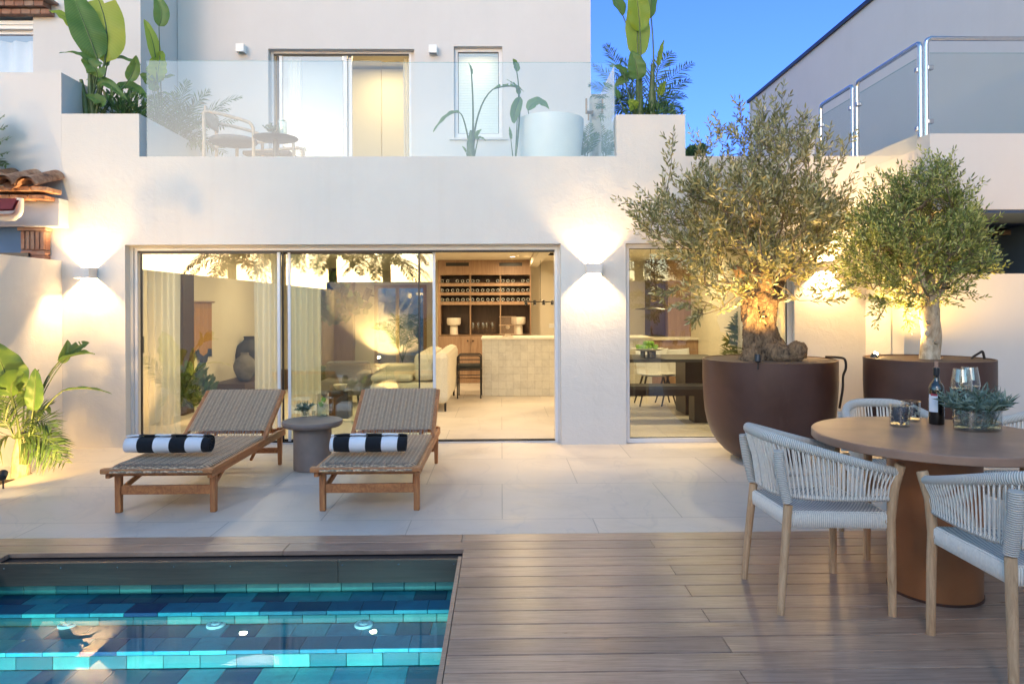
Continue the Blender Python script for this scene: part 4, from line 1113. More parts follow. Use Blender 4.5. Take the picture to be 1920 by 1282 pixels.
def q2(x, y, d=0): return W(x, y, 5.72+d)
def trunk2(e):
    pts = [q2(1744,690), q2(1744,665), q2(1747,630), q2(1743,600), q2(1740,575), q2(1737,550)]
    rad = [.084,.079,.073,.072,.08,.075]
    path = smooth_path(pts, 7); n = 24; vs = []; fs = []
    for i, p in enumerate(path):
        s = i/7; k = min(4, int(s)); r = rad[k]+(rad[k+1]-rad[k])*(s-k)
        for j in range(n):
            a = 2*math.pi*j/n; w = 1+.05*math.sin(2*a+i*.1)+.03*math.sin(5*a+i*.15)
            vs.append(p+Vector((math.cos(a)*r*w, math.sin(a)*r*w, 0)))
    for i in range(len(path)-1):
        for j in range(n): fs.append((i*n+j, i*n+(j+1)%n, (i+1)*n+(j+1)%n, (i+1)*n+j))
    m = MB().add(vs, fs)
    for x, y in ((1740,604),(1756,640),(1738,625)):
        c = q2(x, y, -.08); b = MB().lathe([(.024,0),(.02,.008),(.012,.006),(.006,.010),(1e-4,.011)], (0,0,0), 14)
        b.v = [(c.x+x_, c.y-z_, c.z+y_) for x_, y_, z_ in b.v]; m.add(b.v, b.f)
    rr = random.Random(5)
    for a, b_, r in (((1738,560),(1680,480),.05),((1738,560),(1750,460),.055),((1742,560),(1800,500),.045),((1736,560),(1715,470),.04)):
        m.tube(smooth_path([q2(a[0],a[1]+14), q2((a[0]+b_[0])/2,(a[1]+b_[1])/2, rr.uniform(-.1,.1)), q2(b_[0],b_[1], rr.uniform(-.25,.25))], 5), [r*(1-.05*i) for i in range(11)], 10)
    m.shift(-Vector(e.location)); m.build('trunk', MT['bark_pale'], e, smooth=180, fix=False)
L2 = lambda x, y, d, rx, rz, ry=None, w=1: lobe(1728+(x-1728)*.93, y, d, rx*.9, rz*.95, (ry or rx)*.9, w, Y=5.72)
lob2 = [L2(1725,450,0,110,85,100,1.1), L2(1640,480,0,62,70,60,1.0), L2(1800,480,0,60,62,60,1.0), L2(1715,545,-.05,95,34,70,1.1), L2(1740,375,0,75,50,60,.9),
        L2(1680,400,0,55,50,50,.9), L2(1758,335,0,32,35,30,.7), L2(1610,500,0,28,45,30,.8), L2(1835,500,0,26,38,26,.6)]
sp2 = [(q2(1755,350),q2(1756,288)), (q2(1680,370),q2(1678,335)), (q2(1790,380),q2(1798,335)), (q2(1810,440),q2(1840,385)), (q2(1830,450),q2(1866,410)), (q2(1640,430),q2(1625,362)), (q2(1610,480),q2(1580,450)),
       (q2(1605,530),q2(1580,545)), (q2(1840,510),q2(1880,508)), (q2(1660,575),q2(1645,600)), (q2(1700,580),q2(1702,605)), (q2(1775,360),q2(1782,320)), (q2(1725,350),q2(1722,315))]
olive_tree('olive_tree', T2, trunk2, lob2, 950, .054, 'smaller green olive tree with smooth pale trunk, growing in the right pot', 23, 'olive2', 'twig', top=q2(1738,560), spikes=sp2, twig_len=.2)

# spike lights in the pots
def spike(x, y, Y, aim, P, label, lit=True, size=70):
    c = W(x, y, Y); e = empty('spot_light', c, label=label, cat='spotlight')
    d = (Vector(aim)-c).normalized(); q = d.to_track_quat('Z', 'Y').to_matrix()
    def loc(mb): mb.v = [tuple(q @ Vector(v)) for v in mb.v]; return mb
    loc(MB().lathe([(.022,-.05),(.028,-.045),(.03,0),(.03,.012),(.026,.012),(.026,.004),(1e-4,.004)], (0,0,0), 20)).build('housing', MT['dark_metal'], e, smooth=40)
    loc(MB().ball((0,0,.016 if lit else -.006), .020, 14, 9)).build('lens', MT['starlit' if lit else 'dark_metal'], e, smooth=180)
    MB().tube([(0,0,-.03),(0,0,-.11)], .006, 8).build('spike', MT['dark_metal'], e)
    L = bpy.data.lights.new('spot_beam', 'SPOT'); L.energy = P; L.color = (1, .58, .17); L.spot_size = R(size); L.spot_blend = .6; L.shadow_soft_size = .03
    o = bpy.data.objects.new('spot_beam', L); col.objects.link(o); o.parent = e; o.location = d*.05; o.rotation_euler = (-d).to_track_quat('Z','Y').to_euler()
    return e
spike(1421, 668, 5.80, q1(1440,360,-.2), 44, 'small black spike light standing in front of the gnarled trunk', lit=False, size=120)
spike(1640, 667, 5.95, q2(1780,430,.3), 66, 'shining spike light at the left rim of the right pot', size=120)
spike(6, 888, 5.2, W(60, 720, 6.2), 42, 'shining garden spotlight in the left planting bed', size=120)

# cables on the pots
cb = [W(1548, 669, 6.2), W(1572, 670, 6.2), W(1584, 674, 6.15), W(1586, 690, 6.15), W(1581, 705, 6.15), W(1580, 730, 6.12), W(1574, 765, 6.15)]
solo(MB().tube(smooth_path(cb, 6), .011, 8), 'irrigation_cable', MT['cable'], 'black taped cable hanging down the right side of the left pot', 'cable', smooth=60)
cb = [q2(1822,673,-.05), q2(1826,668,-.05), q2(1836,662,-.05), q2(1842,659,-.05), q2(1845,668,-.05), q2(1846,676,-.05)]
solo(MB().tube(smooth_path(cb, 6), .010, 8), 'irrigation_cable', MT['cable'], 'short black hose curling over the rim of the right pot', 'cable', smooth=60)

# ------------------------------------------------------------------ left planting bed
LB = 5.85
def lq(x, y, d=0): return W(x, y, LB+d)
e = plant_at('bird_of_paradise', lq(40, 870), 'lush bird of paradise plant in the left bed, leaves spread against the wall', 'plant')
S = []
S.append(paddle(e, lq(40,870), lq(22,740,.0), lq(-14,642,-.05), .36, (.35,-1,.1), .02, r=.014, seed=1, sag=lq(38,800)))
S.append(paddle(e, lq(44,870), lq(22,742,-.03), lq(46,700,-.1), .24, (.2,-1,.5), .02, r=.010, seed=2, sag=lq(38,800), tear=1))
S.append(paddle(e, lq(46,870), lq(62,770,-.05), lq(66,690,-.08), .145, (.25,-1,0), .02, r=.011, seed=3))
S.append(paddle(e, lq(44,870), lq(52,762,.1), lq(74,692,.1), .12, (-.3,-1,.1), .02, r=.010, seed=4))
S.append(paddle(e, lq(42,870), lq(45,762,.08), lq(36,728,.1), .11, (.2,-1,.1), .02, r=.009, seed=5))
S.append(paddle(e, lq(48,870), lq(111,678,.05), lq(178,664,.1), .12, (-.1,-.35,1), 0, r=.011, seed=6, sag=lq(60,730), fold=.6, blade_ctrl=lq(140,660)))
S.append(paddle(e, lq(48,870), lq(113,680,.05), lq(127,637,.1), .09, (.8,-1,.1), 0, r=.006, seed=7, sag=lq(62,735), fold=.5))
S.append(paddle(e, lq(48,870), lq(132,664,.05), lq(168,642,.1), .10, (.0,-1,.3), 0, r=.006, seed=17, sag=lq(62,735), fold=.5, tear=2))
S.append(paddle(e, lq(46,870), lq(118,732,.0), lq(210,739,.05), .06, (0,-.1,1), 0, r=.011, seed=8, sag=lq(62,772), fold=.5, blade_ctrl=lq(165,722)))
add_stalks(e, S)
tk = MB().tube([lq(38,892,.1), lq(40,850,.08), lq(44,812,.05)], [.075,.065,.045], 14)
e2 = empty('fan_palm', lq(30, 885, -.1), label='low feathery palm in the left bed, lit yellow by the spotlight', cat='palm')
fr = []; b0 = lq(26, 822, 0)
for (cx, cy, tx, ty, d) in ((70,770,98,800,-.0),(80,800,118,850,-.05),(70,815,106,868,-.1),(60,760,92,760,.05),(10,770,-30,790,-.1),(10,750,-20,710,.1),(5,800,-20,870,-.15),(30,760,10,720,.0),(75,790,124,868,-.0)):
    fr.append((b0, lq(cx,cy,d*.5), lq(tx,ty,d), .22, 20, (rnd.uniform(-.3,.3),-.7,.8), .8))
palm_plant(e2, e2.location, fr, 'palm', w=.007)
tk.shift(-Vector(e2.location)); tk.build('trunk', MT['bark_pale'], e2, smooth=60)
# palm leaves reaching in at the left edge, behind the garden wall
sp = []
pf = W(-70, 330, 6.9)
px_palm('fan_palm', pf, [(-40,260,14,236,0),(-30,240,8,218,0),(-40,280,20,258,-.1),(-40,300,16,286,-.1),(-50,250,-10,205,0),(-40,290,12,310,0)], 'palm leaf tips reaching in at the far left over the garden wall', ll=.16, n=16, w=.012)
fpl = [o for o in bpy.data.objects if o.get('label', '').startswith('palm leaf tips')][0]
MB().tube([(0,0,.02),(-.03,0,-pf.z*.5),(0,0,-pf.z)], [.05,.06,.08], 12).build('trunk', MT['bark_pale'], fpl, smooth=60)

# ------------------------------------------------------------------ roof terrace plants
Yt = 7.45
def tq(x, y, d=0): return W(x, y, Yt+d)
e = plant_at('bird_of_paradise', tq(170, 225), 'tall bird of paradise with huge upright leaves in the left terrace planter', 'plant')
S = []
S.append(paddle(e, tq(168,225), tq(196,118), tq(150,-60), .40, (.25,-1,.0), .0, r=.022, seed=11, tear=2, mat='strel_y', sag=tq(180,190), fold=.12))
S.append(paddle(e, tq(176,225), tq(183,112,-.05), tq(128,-30,-.1), .34, (.6,-1,.2), .0, r=.018, seed=12, sag=tq(200,150), fold=.2))
S.append(paddle(e, tq(160,225), tq(150,60,-.1), tq(92,20,-.15), .20, (-.3,-.6,1), .0, r=.012, seed=13, mat='strel_y', sag=tq(200,130)))
S.append(paddle(e, tq(160,225), tq(170,125,-.12), tq(111,100,-.15), .13, (-.2,-.5,1), .0, r=.012, seed=14, sag=tq(186,170)))
S.append(paddle(e, tq(158,225), tq(182,145,-.1), tq(152,112,-.15), .20, (.1,-1,.4), .0, r=.014, seed=15, sag=tq(172,190), tear=1))
S.append(paddle(e, tq(176,225), tq(200,125,.05), tq(264,122,.05), .14, (.1,-.6,1), .0, r=.012, seed=16, sag=tq(190,180)))
S.append(paddle(e, tq(184,225), tq(240,152,.05), tq(255,104,.0), .14, (.4,-1,0), .0, r=.010, seed=18, sag=tq(210,190)))
S.append(paddle(e, tq(186,225), tq(222,168,.1), tq(278,186,.1), .16, (.1,-.8,.7), .0, r=.010, seed=19, sag=tq(200,190)))
S.append(paddle(e, tq(150,225), tq(186,152,.1), tq(162,150,.1), .16, (-.2,-1,.4), .0, r=.010, seed=20, sag=tq(170,190)))
S.append(paddle(e, tq(178,225), tq(186,165,-.05), tq(240,190,-.05), .12, (.2,-1,.4), .0, r=.010, seed=21, sag=tq(182,190)))
S.append(paddle(e, tq(150,225), tq(190,200,-.1), tq(160,178,-.1), .13, (-.2,-1,.4), .0, r=.008, seed=22, sag=tq(180,222)))
S.append(MB().tube([tq(164,226), tq(160,190), tq(152,150)], [.035,.03,.018], 10)); S.append(MB().tube([tq(176,226), tq(170,180), tq(168,110)], [.035,.03,.016], 10))
add_stalks(e, S)
Yt2 = 8.1
def tr_(x, y, d=0): return W(x, y, Yt2+d)
e = plant_at('bird_of_paradise', tr_(300, 225), 'slender bird of paradise behind the left end of the glass balustrade', 'plant')
S = []
S.append(paddle(e, tr_(300,240), tr_(292,115), tr_(270,36), .14, (.6,-1,0), 0, r=.012, seed=31, fold=.3, mat='strel_y'))
S.append(paddle(e, tr_(304,240), tr_(298,50), tr_(288,-12), .18, (.4,-1,.1), 0, r=.009, seed=32, fold=.3, blade_ctrl=tr_(312,20)))
S.append(paddle(e, tr_(300,240), tr_(296,155), tr_(305,96), .26, (-.1,-1,.1), 0, r=.010, seed=33, mat='strel_y'))
S.append(paddle(e, tr_(300,240), tr_(290,172), tr_(328,142), .18, (.1,-.7,.8), 0, r=.010, seed=34))
S.append(paddle(e, tr_(300,240), tr_(296,184), tr_(330,182), .10, (.1,-.5,1), 0, r=.010, seed=35))
S.append(paddle(e, tr_(296,240), tr_(285,160), tr_(262,140), .14, (-.3,-1,.3), 0, r=.010, seed=36, tear=1))
add_stalks(e, S)
px_palm('feather_palm', W(330, 285, 8.4), [(330,200,352,152,0),(360,190,392,172,0),(380,200,452,182,0),(370,230,450,225,-.1),(300,210,290,180,0),(340,215,420,240,-.1),(320,240,400,278,-.2),(300,230,270,215,-.1),(360,210,430,205,.1),(330,220,360,200,.1),(320,240,385,262,-.1),(310,250,290,270,-.2),(350,240,420,288,-.1),(300,215,330,175,.1)],
        'dark feathery palm bush behind the balcony armchair', ll=.26, n=26, w=.008)
# strelitzias on the terrace in front of the window
Y3_ = 8.0
def t3(x, y, d=0): return W(x, y, Y3_+d)
e = plant_at('bird_of_paradise', t3(884, 300), 'sparse bird of paradise with drooping leaves before the narrow upstairs window', 'plant')
S = [paddle(e, t3(884,300), t3(884,140), t3(878,118), .05, (1,-.5,.1), 0, r=.014, seed=41, sag=t3(890,220), fold=.6),
     paddle(e, t3(884,300), t3(862,212), t3(812,248), .10, (-.1,-.7,1), 0, r=.012, seed=42, sag=t3(872,215), fold=.4, blade_ctrl=t3(842,206)),
     paddle(e, t3(884,300), t3(924,168), t3(982,172), .13, (.1,-.5,1), 0, r=.013, seed=43, sag=t3(890,195), fold=.4, blade_ctrl=t3(960,155), tear=2),
     paddle(e, t3(888,300), t3(896,262), t3(911,264), .07, (.1,-.7,1), 0, r=.01, seed=44, fold=.3),
     paddle(e, t3(886,300), t3(890,262), t3(903,243), .06, (.2,-.9,.5), 0, r=.01, seed=45, fold=.3),
     paddle(e, t3(878,300), t3(874,286), t3(866,274), .03, (.2,-.9,.5), 0, r=.008, seed=46, fold=.3),
     MB().tube([t3(884,300), t3(882,270), t3(884,245)], [.05,.045,.02], 12)]
add_stalks(e, S)
e = plant_at('bird_of_paradise', t3(965, 300), 'upright bird of paradise left of the white tub', 'plant')
S = [paddle(e, t3(966,300), t3(969,135), t3(962,110), .09, (.6,-1,.1), 0, r=.012, seed=51, sag=t3(980,200), fold=.5),
     paddle(e, t3(966,300), t3(976,182,-.05), t3(964,232,-.05), .13, (.3,-1,.2), 0, r=.011, seed=52, sag=t3(975,230), fold=.3, blade_ctrl=t3(960,215,-.05)),
     paddle(e, t3(966,300), t3(972,178), t3(950,150), .08, (.2,-.6,1), 0, r=.008, seed=53, tear=2),
     paddle(e, t3(962,300), t3(958,262), t3(955,238), .05, (.8,-1,.1), 0, r=.008, seed=54)]
add_stalks(e, S)
e = plant_at('bird_of_paradise', W(1000,290,8.9), 'curled leaf of a plant behind the white tub', 'plant')
S = [paddle(e, W(1010,290,8.9), W(990,208,8.9), W(1030,205,8.9), .16, (0,-.9,.6), 0, r=.01, seed=55, fold=.2, blade_ctrl=W(1005,175,8.9))]
add_stalks(e, S)
px_palm('feather_palm', W(1100, 300, 8.6), [(1100,260,1108,232,0),(1090,270,1090,245,0),(1110,270,1120,250,0),(1095,280,1085,270,-.1)], 'small dark palm tucked right of the white tub', ll=.14, n=14, w=.008)
# right planter
Yr = 7.8
def rq(x, y, d=0): return W(x, y, Yr+d)
e = plant_at('bird_of_paradise', rq(1205, 222), 'tall bird of paradise against the blue sky in the right terrace planter', 'plant')
S = [paddle(e, rq(1200,225), rq(1196,108), rq(1196,-30), .30, (.1,-1,0), 0, r=.02, seed=61, mat='strel_y', fold=.15, tear=1),
     paddle(e, rq(1204,225), rq(1200,60,-.05), rq(1186,-40,-.1), .26, (-.2,-1,.3), 0, r=.016, seed=62, mat='strel_y', fold=.3),
     paddle(e, rq(1222,225), rq(1221,35), rq(1236,-50), .17, (-.7,-1,0), 0, r=.013, seed=63, sag=rq(1230,120)),
     paddle(e, rq(1200,225), rq(1168,30), rq(1130,-50), .2, (.7,-1,0), 0, r=.012, seed=64, sag=rq(1200,100)),
     paddle(e, rq(1198,225), rq(1196,150,-.1), rq(1184,96,-.12), .22, (-.1,-1,.2), 0, r=.018, seed=65, fold=.25),
     paddle(e, rq(1226,225), rq(1233,125), rq(1245,75), .09, (.8,-1,0), 0, r=.009, seed=66, mat='strel_y', sag=rq(1228,180)),
     paddle(e, rq(1230,225), rq(1236,180,-.05), rq(1248,152,-.1), .11, (.6,-1,.1), 0, r=.010, seed=67, mat='strel_y'),
     paddle(e, rq(1195,225), rq(1190,205,-.1), rq(1178,188,-.15), .14, (0,-1,.2), 0, r=.01, seed=68, mat='strel_y'),
     paddle(e, rq(1190,225), rq(1170,140,.1), rq(1140,125,.1), .14, (0,-.8,.8), 0, r=.012, seed=69),
     paddle(e, rq(1180,225), rq(1160,185,.1), rq(1128,155,.1), .13, (.3,-.9,.5), 0, r=.012, seed=70),
     paddle(e, rq(1190,225), rq(1185,150,.15), rq(1150,165,.2), .15, (.3,-.9,.5), 0, r=.012, seed=71),
     MB().tube([rq(1200,228), rq(1199,190), rq(1197,150)], [.05,.045,.03], 12), MB().tube([rq(1222,228), rq(1222,180), rq(1224,120)], [.045,.035,.02], 12)]
add_stalks(e, S)
px_palm('feather_palm', rq(1200, 222, .35), [(1240,150,1298,118,0),(1250,165,1292,150,0),(1240,175,1285,180,0),(1160,150,1112,122,0),(1150,160,1105,160,0),(1160,120,1135,85,0),(1230,120,1260,100,0),(1250,190,1275,200,0),(1160,190,1118,200,0),(1170,190,1125,222,-.1),(1200,140,1165,110,.1),(1180,160,1150,190,0),(1220,180,1265,212,-.05),(1165,180,1110,180,.1)],
        'dark feathery palm fanning out behind the right terrace plant', ll=.22, n=24, w=.008)
def bush(name, c, r, n, L, label, mat='bush', cat='shrub', seed=1, w=.28, kind=None):
    rr = random.Random(seed); lf = MB(); st = MB(); c = Vector(c)
    e = empty(name, c-Vector((0,0,r[2])), label=label, cat=cat)
    for k in range(n):
        v = Vector((rr.gauss(0,.5), rr.gauss(0,.5), rr.gauss(0,.5)))
        if v.length > 1: v.normalize()
        p = c + Vector((v.x*r[0], v.y*r[1], v.z*r[2])); d = (p - e.location).normalized() + Vector((rr.uniform(-1,1), rr.uniform(-1,1), rr.uniform(-.3,1)))*.6
        d.normalize()
        if k % 6 == 0: st.tube([e.location, (e.location+p)/2+Vector((0,0,.1*r[2])), p], [.005,.003,.001], 4, cap=False)
        leaf_pts(lf, p, d, L*rr.uniform(.6,1.2), L*w*.5*rr.uniform(.7,1.1), rr)
    lf.shift(-e.location); st.shift(-e.location)
    lf.build('foliage', MT[mat], e, fix=False); st.build('stem', MT['stalk'], e, fix=False)
    return e
bush('shrub', rq(1225, 214, .05), (.30,.2,.09), 380, .07, 'low leafy ground shrub at the foot of the right terrace plant', seed=4)
bush('shrub', tq(236, 205, .1), (.24,.2,.16), 420, .09, 'low dark shrub at the foot of the left terrace plant', seed=5)
# trees over the far parapet
for k, (x, y, rx, lab) in enumerate(((1300,286,14,'small far treetop just right of the terrace planter'),(1312,284,9,'tiny far treetop next to the planter treetop'))):
    c = W(x, y, 16); s = 16/F
    bush('distant_tree', c, (rx*s, .3, 9*s), 500, .09, lab, seed=8+k, cat='tree', w=.5)

# palms and plants near the rear wall, mirrored in the panes
for k, (x, y, h, lab) in enumerate(((-7.9,-6,2.7,'leftmost palm beyond the rear boundary wall, mirrored in the left pane'),(-6.7,-6.2,3.0,'second palm from the left beyond the rear boundary wall'),(-4.9,-5.6,2.9,'third palm from the left beyond the rear boundary wall'),(-3.4,-6,2.75,'palm beyond the rear boundary wall, mirrored in the middle pane'),(3.9,-5.4,3.4,'palm beyond the rear right garden corner'))):
    e = empty('garden_palm', (x,y,0), label=lab, cat='palm', group='palms along the rear boundary wall')
    MB().tube([(0,0,0),(.05,0,h*.5),(0,0,h)], [.16,.12,.13], 14).build('trunk', MT['bark'], e, smooth=60)
    lf, st = MB(), MB()
    for i in range(22):
        a = i*2.4; el = .15+.8*((i*7)%22)/22; L = 1.35
        d = Vector((math.cos(a), math.sin(a), 0)); b = Vector((0,0,h))
        frond(lf, st, b, b+d*L*.5+Vector((0,0,L*el)), b+d*L+Vector((0,0,L*(el-.65))), .42, 24, (0,0,1), .022, .7, seed=i, r=.012)
    lf.build('foliage', MT['palm'], e, fix=False); st.build('stem', MT['stalk'], e, fix=False)
for k, (x, y, lab) in enumerate(((-2.55,-3.3,'feathery palm by the rear boundary wall, mirrored beside the uplight'),(-1.9,-3.5,'wide feathery palm by the rear boundary wall, mirrored right of the uplight'))):
    e = empty('feather_palm', (x,y,0), label=lab, cat='palm')
    fr = []
    for i in range(13):
        a = i*2.4; L = .55+.12*(i%3); h = 1.0+.12*(i%4); d = Vector((math.cos(a), math.sin(a), 0)); b = Vector((x,y,.0))
        fr.append((b, b+d*L*.4+Vector((0,0,h)), b+d*L*1.2+Vector((0,0,h*.9)), .30, 20))
    palm_plant(e, e.location, fr, 'palm', w=.012)
def free_spike(c, aim, P, label):
    e = empty('spot_light', c, label=label, cat='spotlight'); d = (Vector(aim)-Vector(c)).normalized()
    MB().lathe([(.03,-.05),(.04,-.045),(.042,.0),(.036,.0),(1e-4,-.005)], (0,0,.12), 20).build('housing', MT['dark_metal'], e, smooth=40)
    MB().ball((0,0,.135), .034, 14, 9).build('lens', MT['starlit'], e, smooth=180)
    MB().tube([(0,0,0),(0,0,.08)], .008, 8).build('spike', MT['dark_metal'], e)
    L = bpy.data.lights.new('spot_beam', 'SPOT'); L.energy = P; L.color = (1, .62, .22); L.spot_size = R(130); L.spot_blend = .5; L.shadow_soft_size = .03
    o = bpy.data.objects.new('spot_beam', L); col.objects.link(o); o.parent = e; o.location = d*.06+Vector((0,0,.13)); o.rotation_euler = (-d).to_track_quat('Z','Y').to_euler()
free_spike((-3.15,-3.3,0), (-2.9,-3.9,1.2), 160, 'uplight at the foot of the rear boundary wall, mirrored in the middle pane')
bush('shrub', (-1.2,-3.4,.6), (.9,.3,.5), 700, .2, 'dense shrub at the foot of the rear boundary wall', seed=9)
# ------------------------------------------------------------------ sun loungers
def make_lounger():
    e = empty('sun_lounger')
    w = .36; zt = .335
    for s in (-1, 1):
        m = MB().bar((s*(w-.018), .03, zt-.045), (s*(w-.018), 1.64, zt-.045), .032, .062); m.build('side_rail', MT['teak'], e, bevel=.005)
        MB().bar((s*.325, .14, 0), (s*.325, .14, zt-.077), .040, .040, (0,1,0), .044, .044).build('leg', MT['teak_leg'], e, bevel=.006)
        MB().bar((s*.325, 1.575, 0), (s*.325, 1.575, zt-.0), .030, .034, (0,1,0), .044, .052).build('leg', MT['teak_leg'], e, bevel=.006)
        MB().bar((s*.305, .165, .165), (s*.27, .50, zt-.08), .026, .030).build('brace', MT['teak'], e, bevel=.004)
        MB().bar((s*.20, 1.20, .125), (s*.21, 1.50, .30), .022, .022).build('brace', MT['teak'], e, bevel=.004)
    m = MB().bar((-.305, .14, .155), (.305, .14, .155), .024, .062); m.build('front_stretcher', MT['teak'], e, bevel=.004)
    MB().bar((-.305, 1.575, .13), (.305, 1.575, .13), .024, .05).build('rear_stretcher', MT['teak'], e, bevel=.004)
    m = MB().bar((-.378, .022, zt-.022), (.378, .022, zt-.022), .05, .036).bar((-.33,.08,zt-.055),(.33,.08,zt-.055),.03,.028); m.build('front_rail', MT['teak'], e, bevel=.008)
    MB().bar((-.31, 1.62, zt-.04), (.31, 1.62, zt-.04), .03, .04).build('rear_rail', MT['teak'], e, bevel=.004)
    nr_ = 11
    def rib(u): return .006*abs(math.sin(math.pi*nr_*u))
    L = 1.13
    def seat(u, v):
        x = -.335+.67*u
        if v < .04:      # wraps over the front rail
            t = v/.04*math.pi/2; return (x*.93, .022-.026*math.cos(t)-.004, zt-.032+.036*math.sin(t)+rib(u)*.4)
        s = (v-.04)/.96; edge = min(1, min(u, 1-u)/.04)
        return (x*(.93+.07*min(1, s/.06)), .022+(L-.022)*s, zt+.004+rib(u)-.010*(1-edge)**2-.004*math.sin(math.pi*s))
    MB().grid(seat, 110, 40).build('woven_seat', MT['weave'], e, smooth=180)
    MB().box(-.33, .33, .05, L, zt-.014, zt-.006).build('seat_underside', MT['weave'], e)
    # reclined back
    bk = bpy.data.objects.new('backrest', None)
    ang = R(33); by, bz = L+.015, zt-.012; bl_ = .60
    c, s = math.cos(ang), math.sin(ang)
    P = lambda x, t, n: (x, by+t*c-n*s, bz+t*s+n*c)
    fr = MB()
    for q in (-1, 1): fr.bar(P(q*.335, -.06, 0), P(q*.338, bl_+.0, 0), .036, .04)
    fr.bar(P(-.33, bl_-.012, 0), P(.33, bl_-.012, 0), .034, .042).bar(P(-.33, .0, -.01), P(.33, .0, -.01), .03, .03)
    bo = fr.build('backrest', MT['teak'], e, bevel=.008)
    def back(u, v):
        x = (-.325+.65*u); t = .055+(bl_-.04)*v
        n = .026+rib(u)-.010*(1-min(1, min(u,1-u)/.04))**2
        if v > .96: k = (v-.96)/.04; n = .026*math.cos(k*math.pi/2)+rib(u)*.3; t = .055+(bl_-.04)*.96 + .03*math.sin(k*math.pi/2)
        return P(x, t, n)
    MB().grid(back, 110, 30).build('back_weave', MT['weave'], bo, smooth=180)
    cd = MB(); rr = random.Random(4)
    for k in range(44):
        x = -.285+.57*k/43; cd.tube([P(x, .075, .03), P(x+rr.uniform(-.006,.006), .03, .022), P(x+rr.uniform(-.004,.004), -.015, .006)], .0028, 5)
    cd.build('lashing_cord', MT['rope_dark'], bo, smooth=60)
    MB().bar(P(-.26, .30, -.02), (-.26, by+.44, zt-.05), .016, .016).bar(P(.26, .30, -.02), (.26, by+.44, zt-.05), .016, .016).build('prop_bar', MT['teak'], bo)
    cf = MB()
    for k in range(42):
        x = -.28+.56*k/41; cf.tube([(x, .075, zt+.010), (x+rr.uniform(-.004,.004), .05, zt+.013), (x, .02, zt+.008)], .0026, 4)
    cf.build('front_lashing', MT['rope_dark'], e, smooth=60)
    return e
MT['rope_dark'] = simple('grey_brown_cord', (.30,.235,.185), .85, 0, .2, 60).m
l0 = make_lounger(); l1 = copy_tree(l0)
GY = 4.69
for o, x, lab in ((l0, W(293, 900, GY).x, 'teak lounger with woven cord, left of the round side table'), (l1, W(686, 900, GY).x, 'teak lounger with woven cord, right of the round side table')):
    o.location = (x, GY, 0); tag(o, lab, 'sun lounger', 'sun loungers on the patio')
# rolled towels
def make_towel(length):
    e = None; m = MB(); n = 48; turns = 3.2; r0_, r1_ = .012, .078; nu = 90; nv = 16
    def pt(t, x):
        a = t*turns*2*math.pi; r = r0_+(r1_-r0_)*t
        return (x, r*math.cos(a+.6)*1.06, r*math.sin(a+.6)*.93)
    x0, x1 = -length/2, length/2
    def f(u, v): 
        x = x0+(x1-x0)*v; k = 1-.10*abs(v*2-1)**5 + .035*noise.noise(Vector((x*9, u*5, 3.1))) + .02*math.sin(v*31+u*3)
        p = pt(u, x); return (p[0]+.004*math.sin(u*20), p[1]*k, p[2]*k)
    m.grid(f, nu, nv)
    m.v = [(x, y, z+.0725) for x, y, z in m.v]
    m.uv = [(v[0]+.2, u[0], 0) for v, u in zip(m.v, m.uv)]
    return m
for x, y, wpx, lab, sh_ in ((311, 857, 158, 'rolled black and white striped towel on the left lounger', .0), (689, 855.5, 142, 'rolled black and white striped towel on the right lounger', .04)):
    c = G(x, y-4, .355); m = make_towel(wpx*c.y/F); m.uv = [(a+sh_, b, 0) for a, b, _ in m.uv]
    o = m.build('rolled_towel', MT['towel'], None, smooth=180); s = o.modifiers.new('thick', 'SOLIDIFY'); s.thickness = .006
    o.location = (c.x, c.y+.05, .352); tag(o, lab, 'towel', 'striped towels on the loungers')

# ------------------------------------------------------------------ round side table with jug and sprigs
c = W(586, 800, 6.10); stx, sty = c.x, 6.10
e = empty('side_table', (stx, sty, 0), label='round grey side table between the two loungers', cat='side table'); zs = .425
MB().lathe([(.150,0),(.162,.006),(.162,.37)], (0,0,0), 56).build('pedestal', MT['conc'], e, smooth=40)
MB().lathe([(.18,.371),(.235,.373),(.252,.385),(.258,.40),(.258,.418),(.254,zs),(1e-4,zs)], (0,0,0), 64).build('table_top', MT['conc'], e, smooth=35)
def glass_prof(r, h, t=.002, b=.008): return [(1e-4,0),(r*.96,0),(r,.004),(r,h),(r-t,h),(r-t,b),(1e-4,b)]
def sprig_bunch(mb, st, c, n, rad, hgt, L, seed, w=.11):
    rr = random.Random(seed); c = Vector(c)
    for k in range(n):
        a = rr.uniform(0, 2*math.pi); q = rr.uniform(.1, 1)
        t = c + Vector((math.cos(a)*rad*q, math.sin(a)*rad*q, hgt*rr.uniform(.55,1)*(1.1-.5*q)))
        pts = bez(c+Vector((math.cos(a)*rad*.15, math.sin(a)*rad*.15, 0)), (c+t)/2+Vector((0,0,hgt*.25)), t, 6); st.tube(pts, .0012, 4, cap=False)
        for i in range(2, 7):
            for sg in (0, 2.1, 4.2):
                d = Vector((math.cos(a+sg+i), math.sin(a+sg+i), rr.uniform(-.2,.9))).normalized(); d = (d + (pts[i]-pts[i-1]).normalized()*.7).normalized()
                leaf_pts(mb, pts[i], d, L*rr.uniform(.6,1.1), L*w, rr)
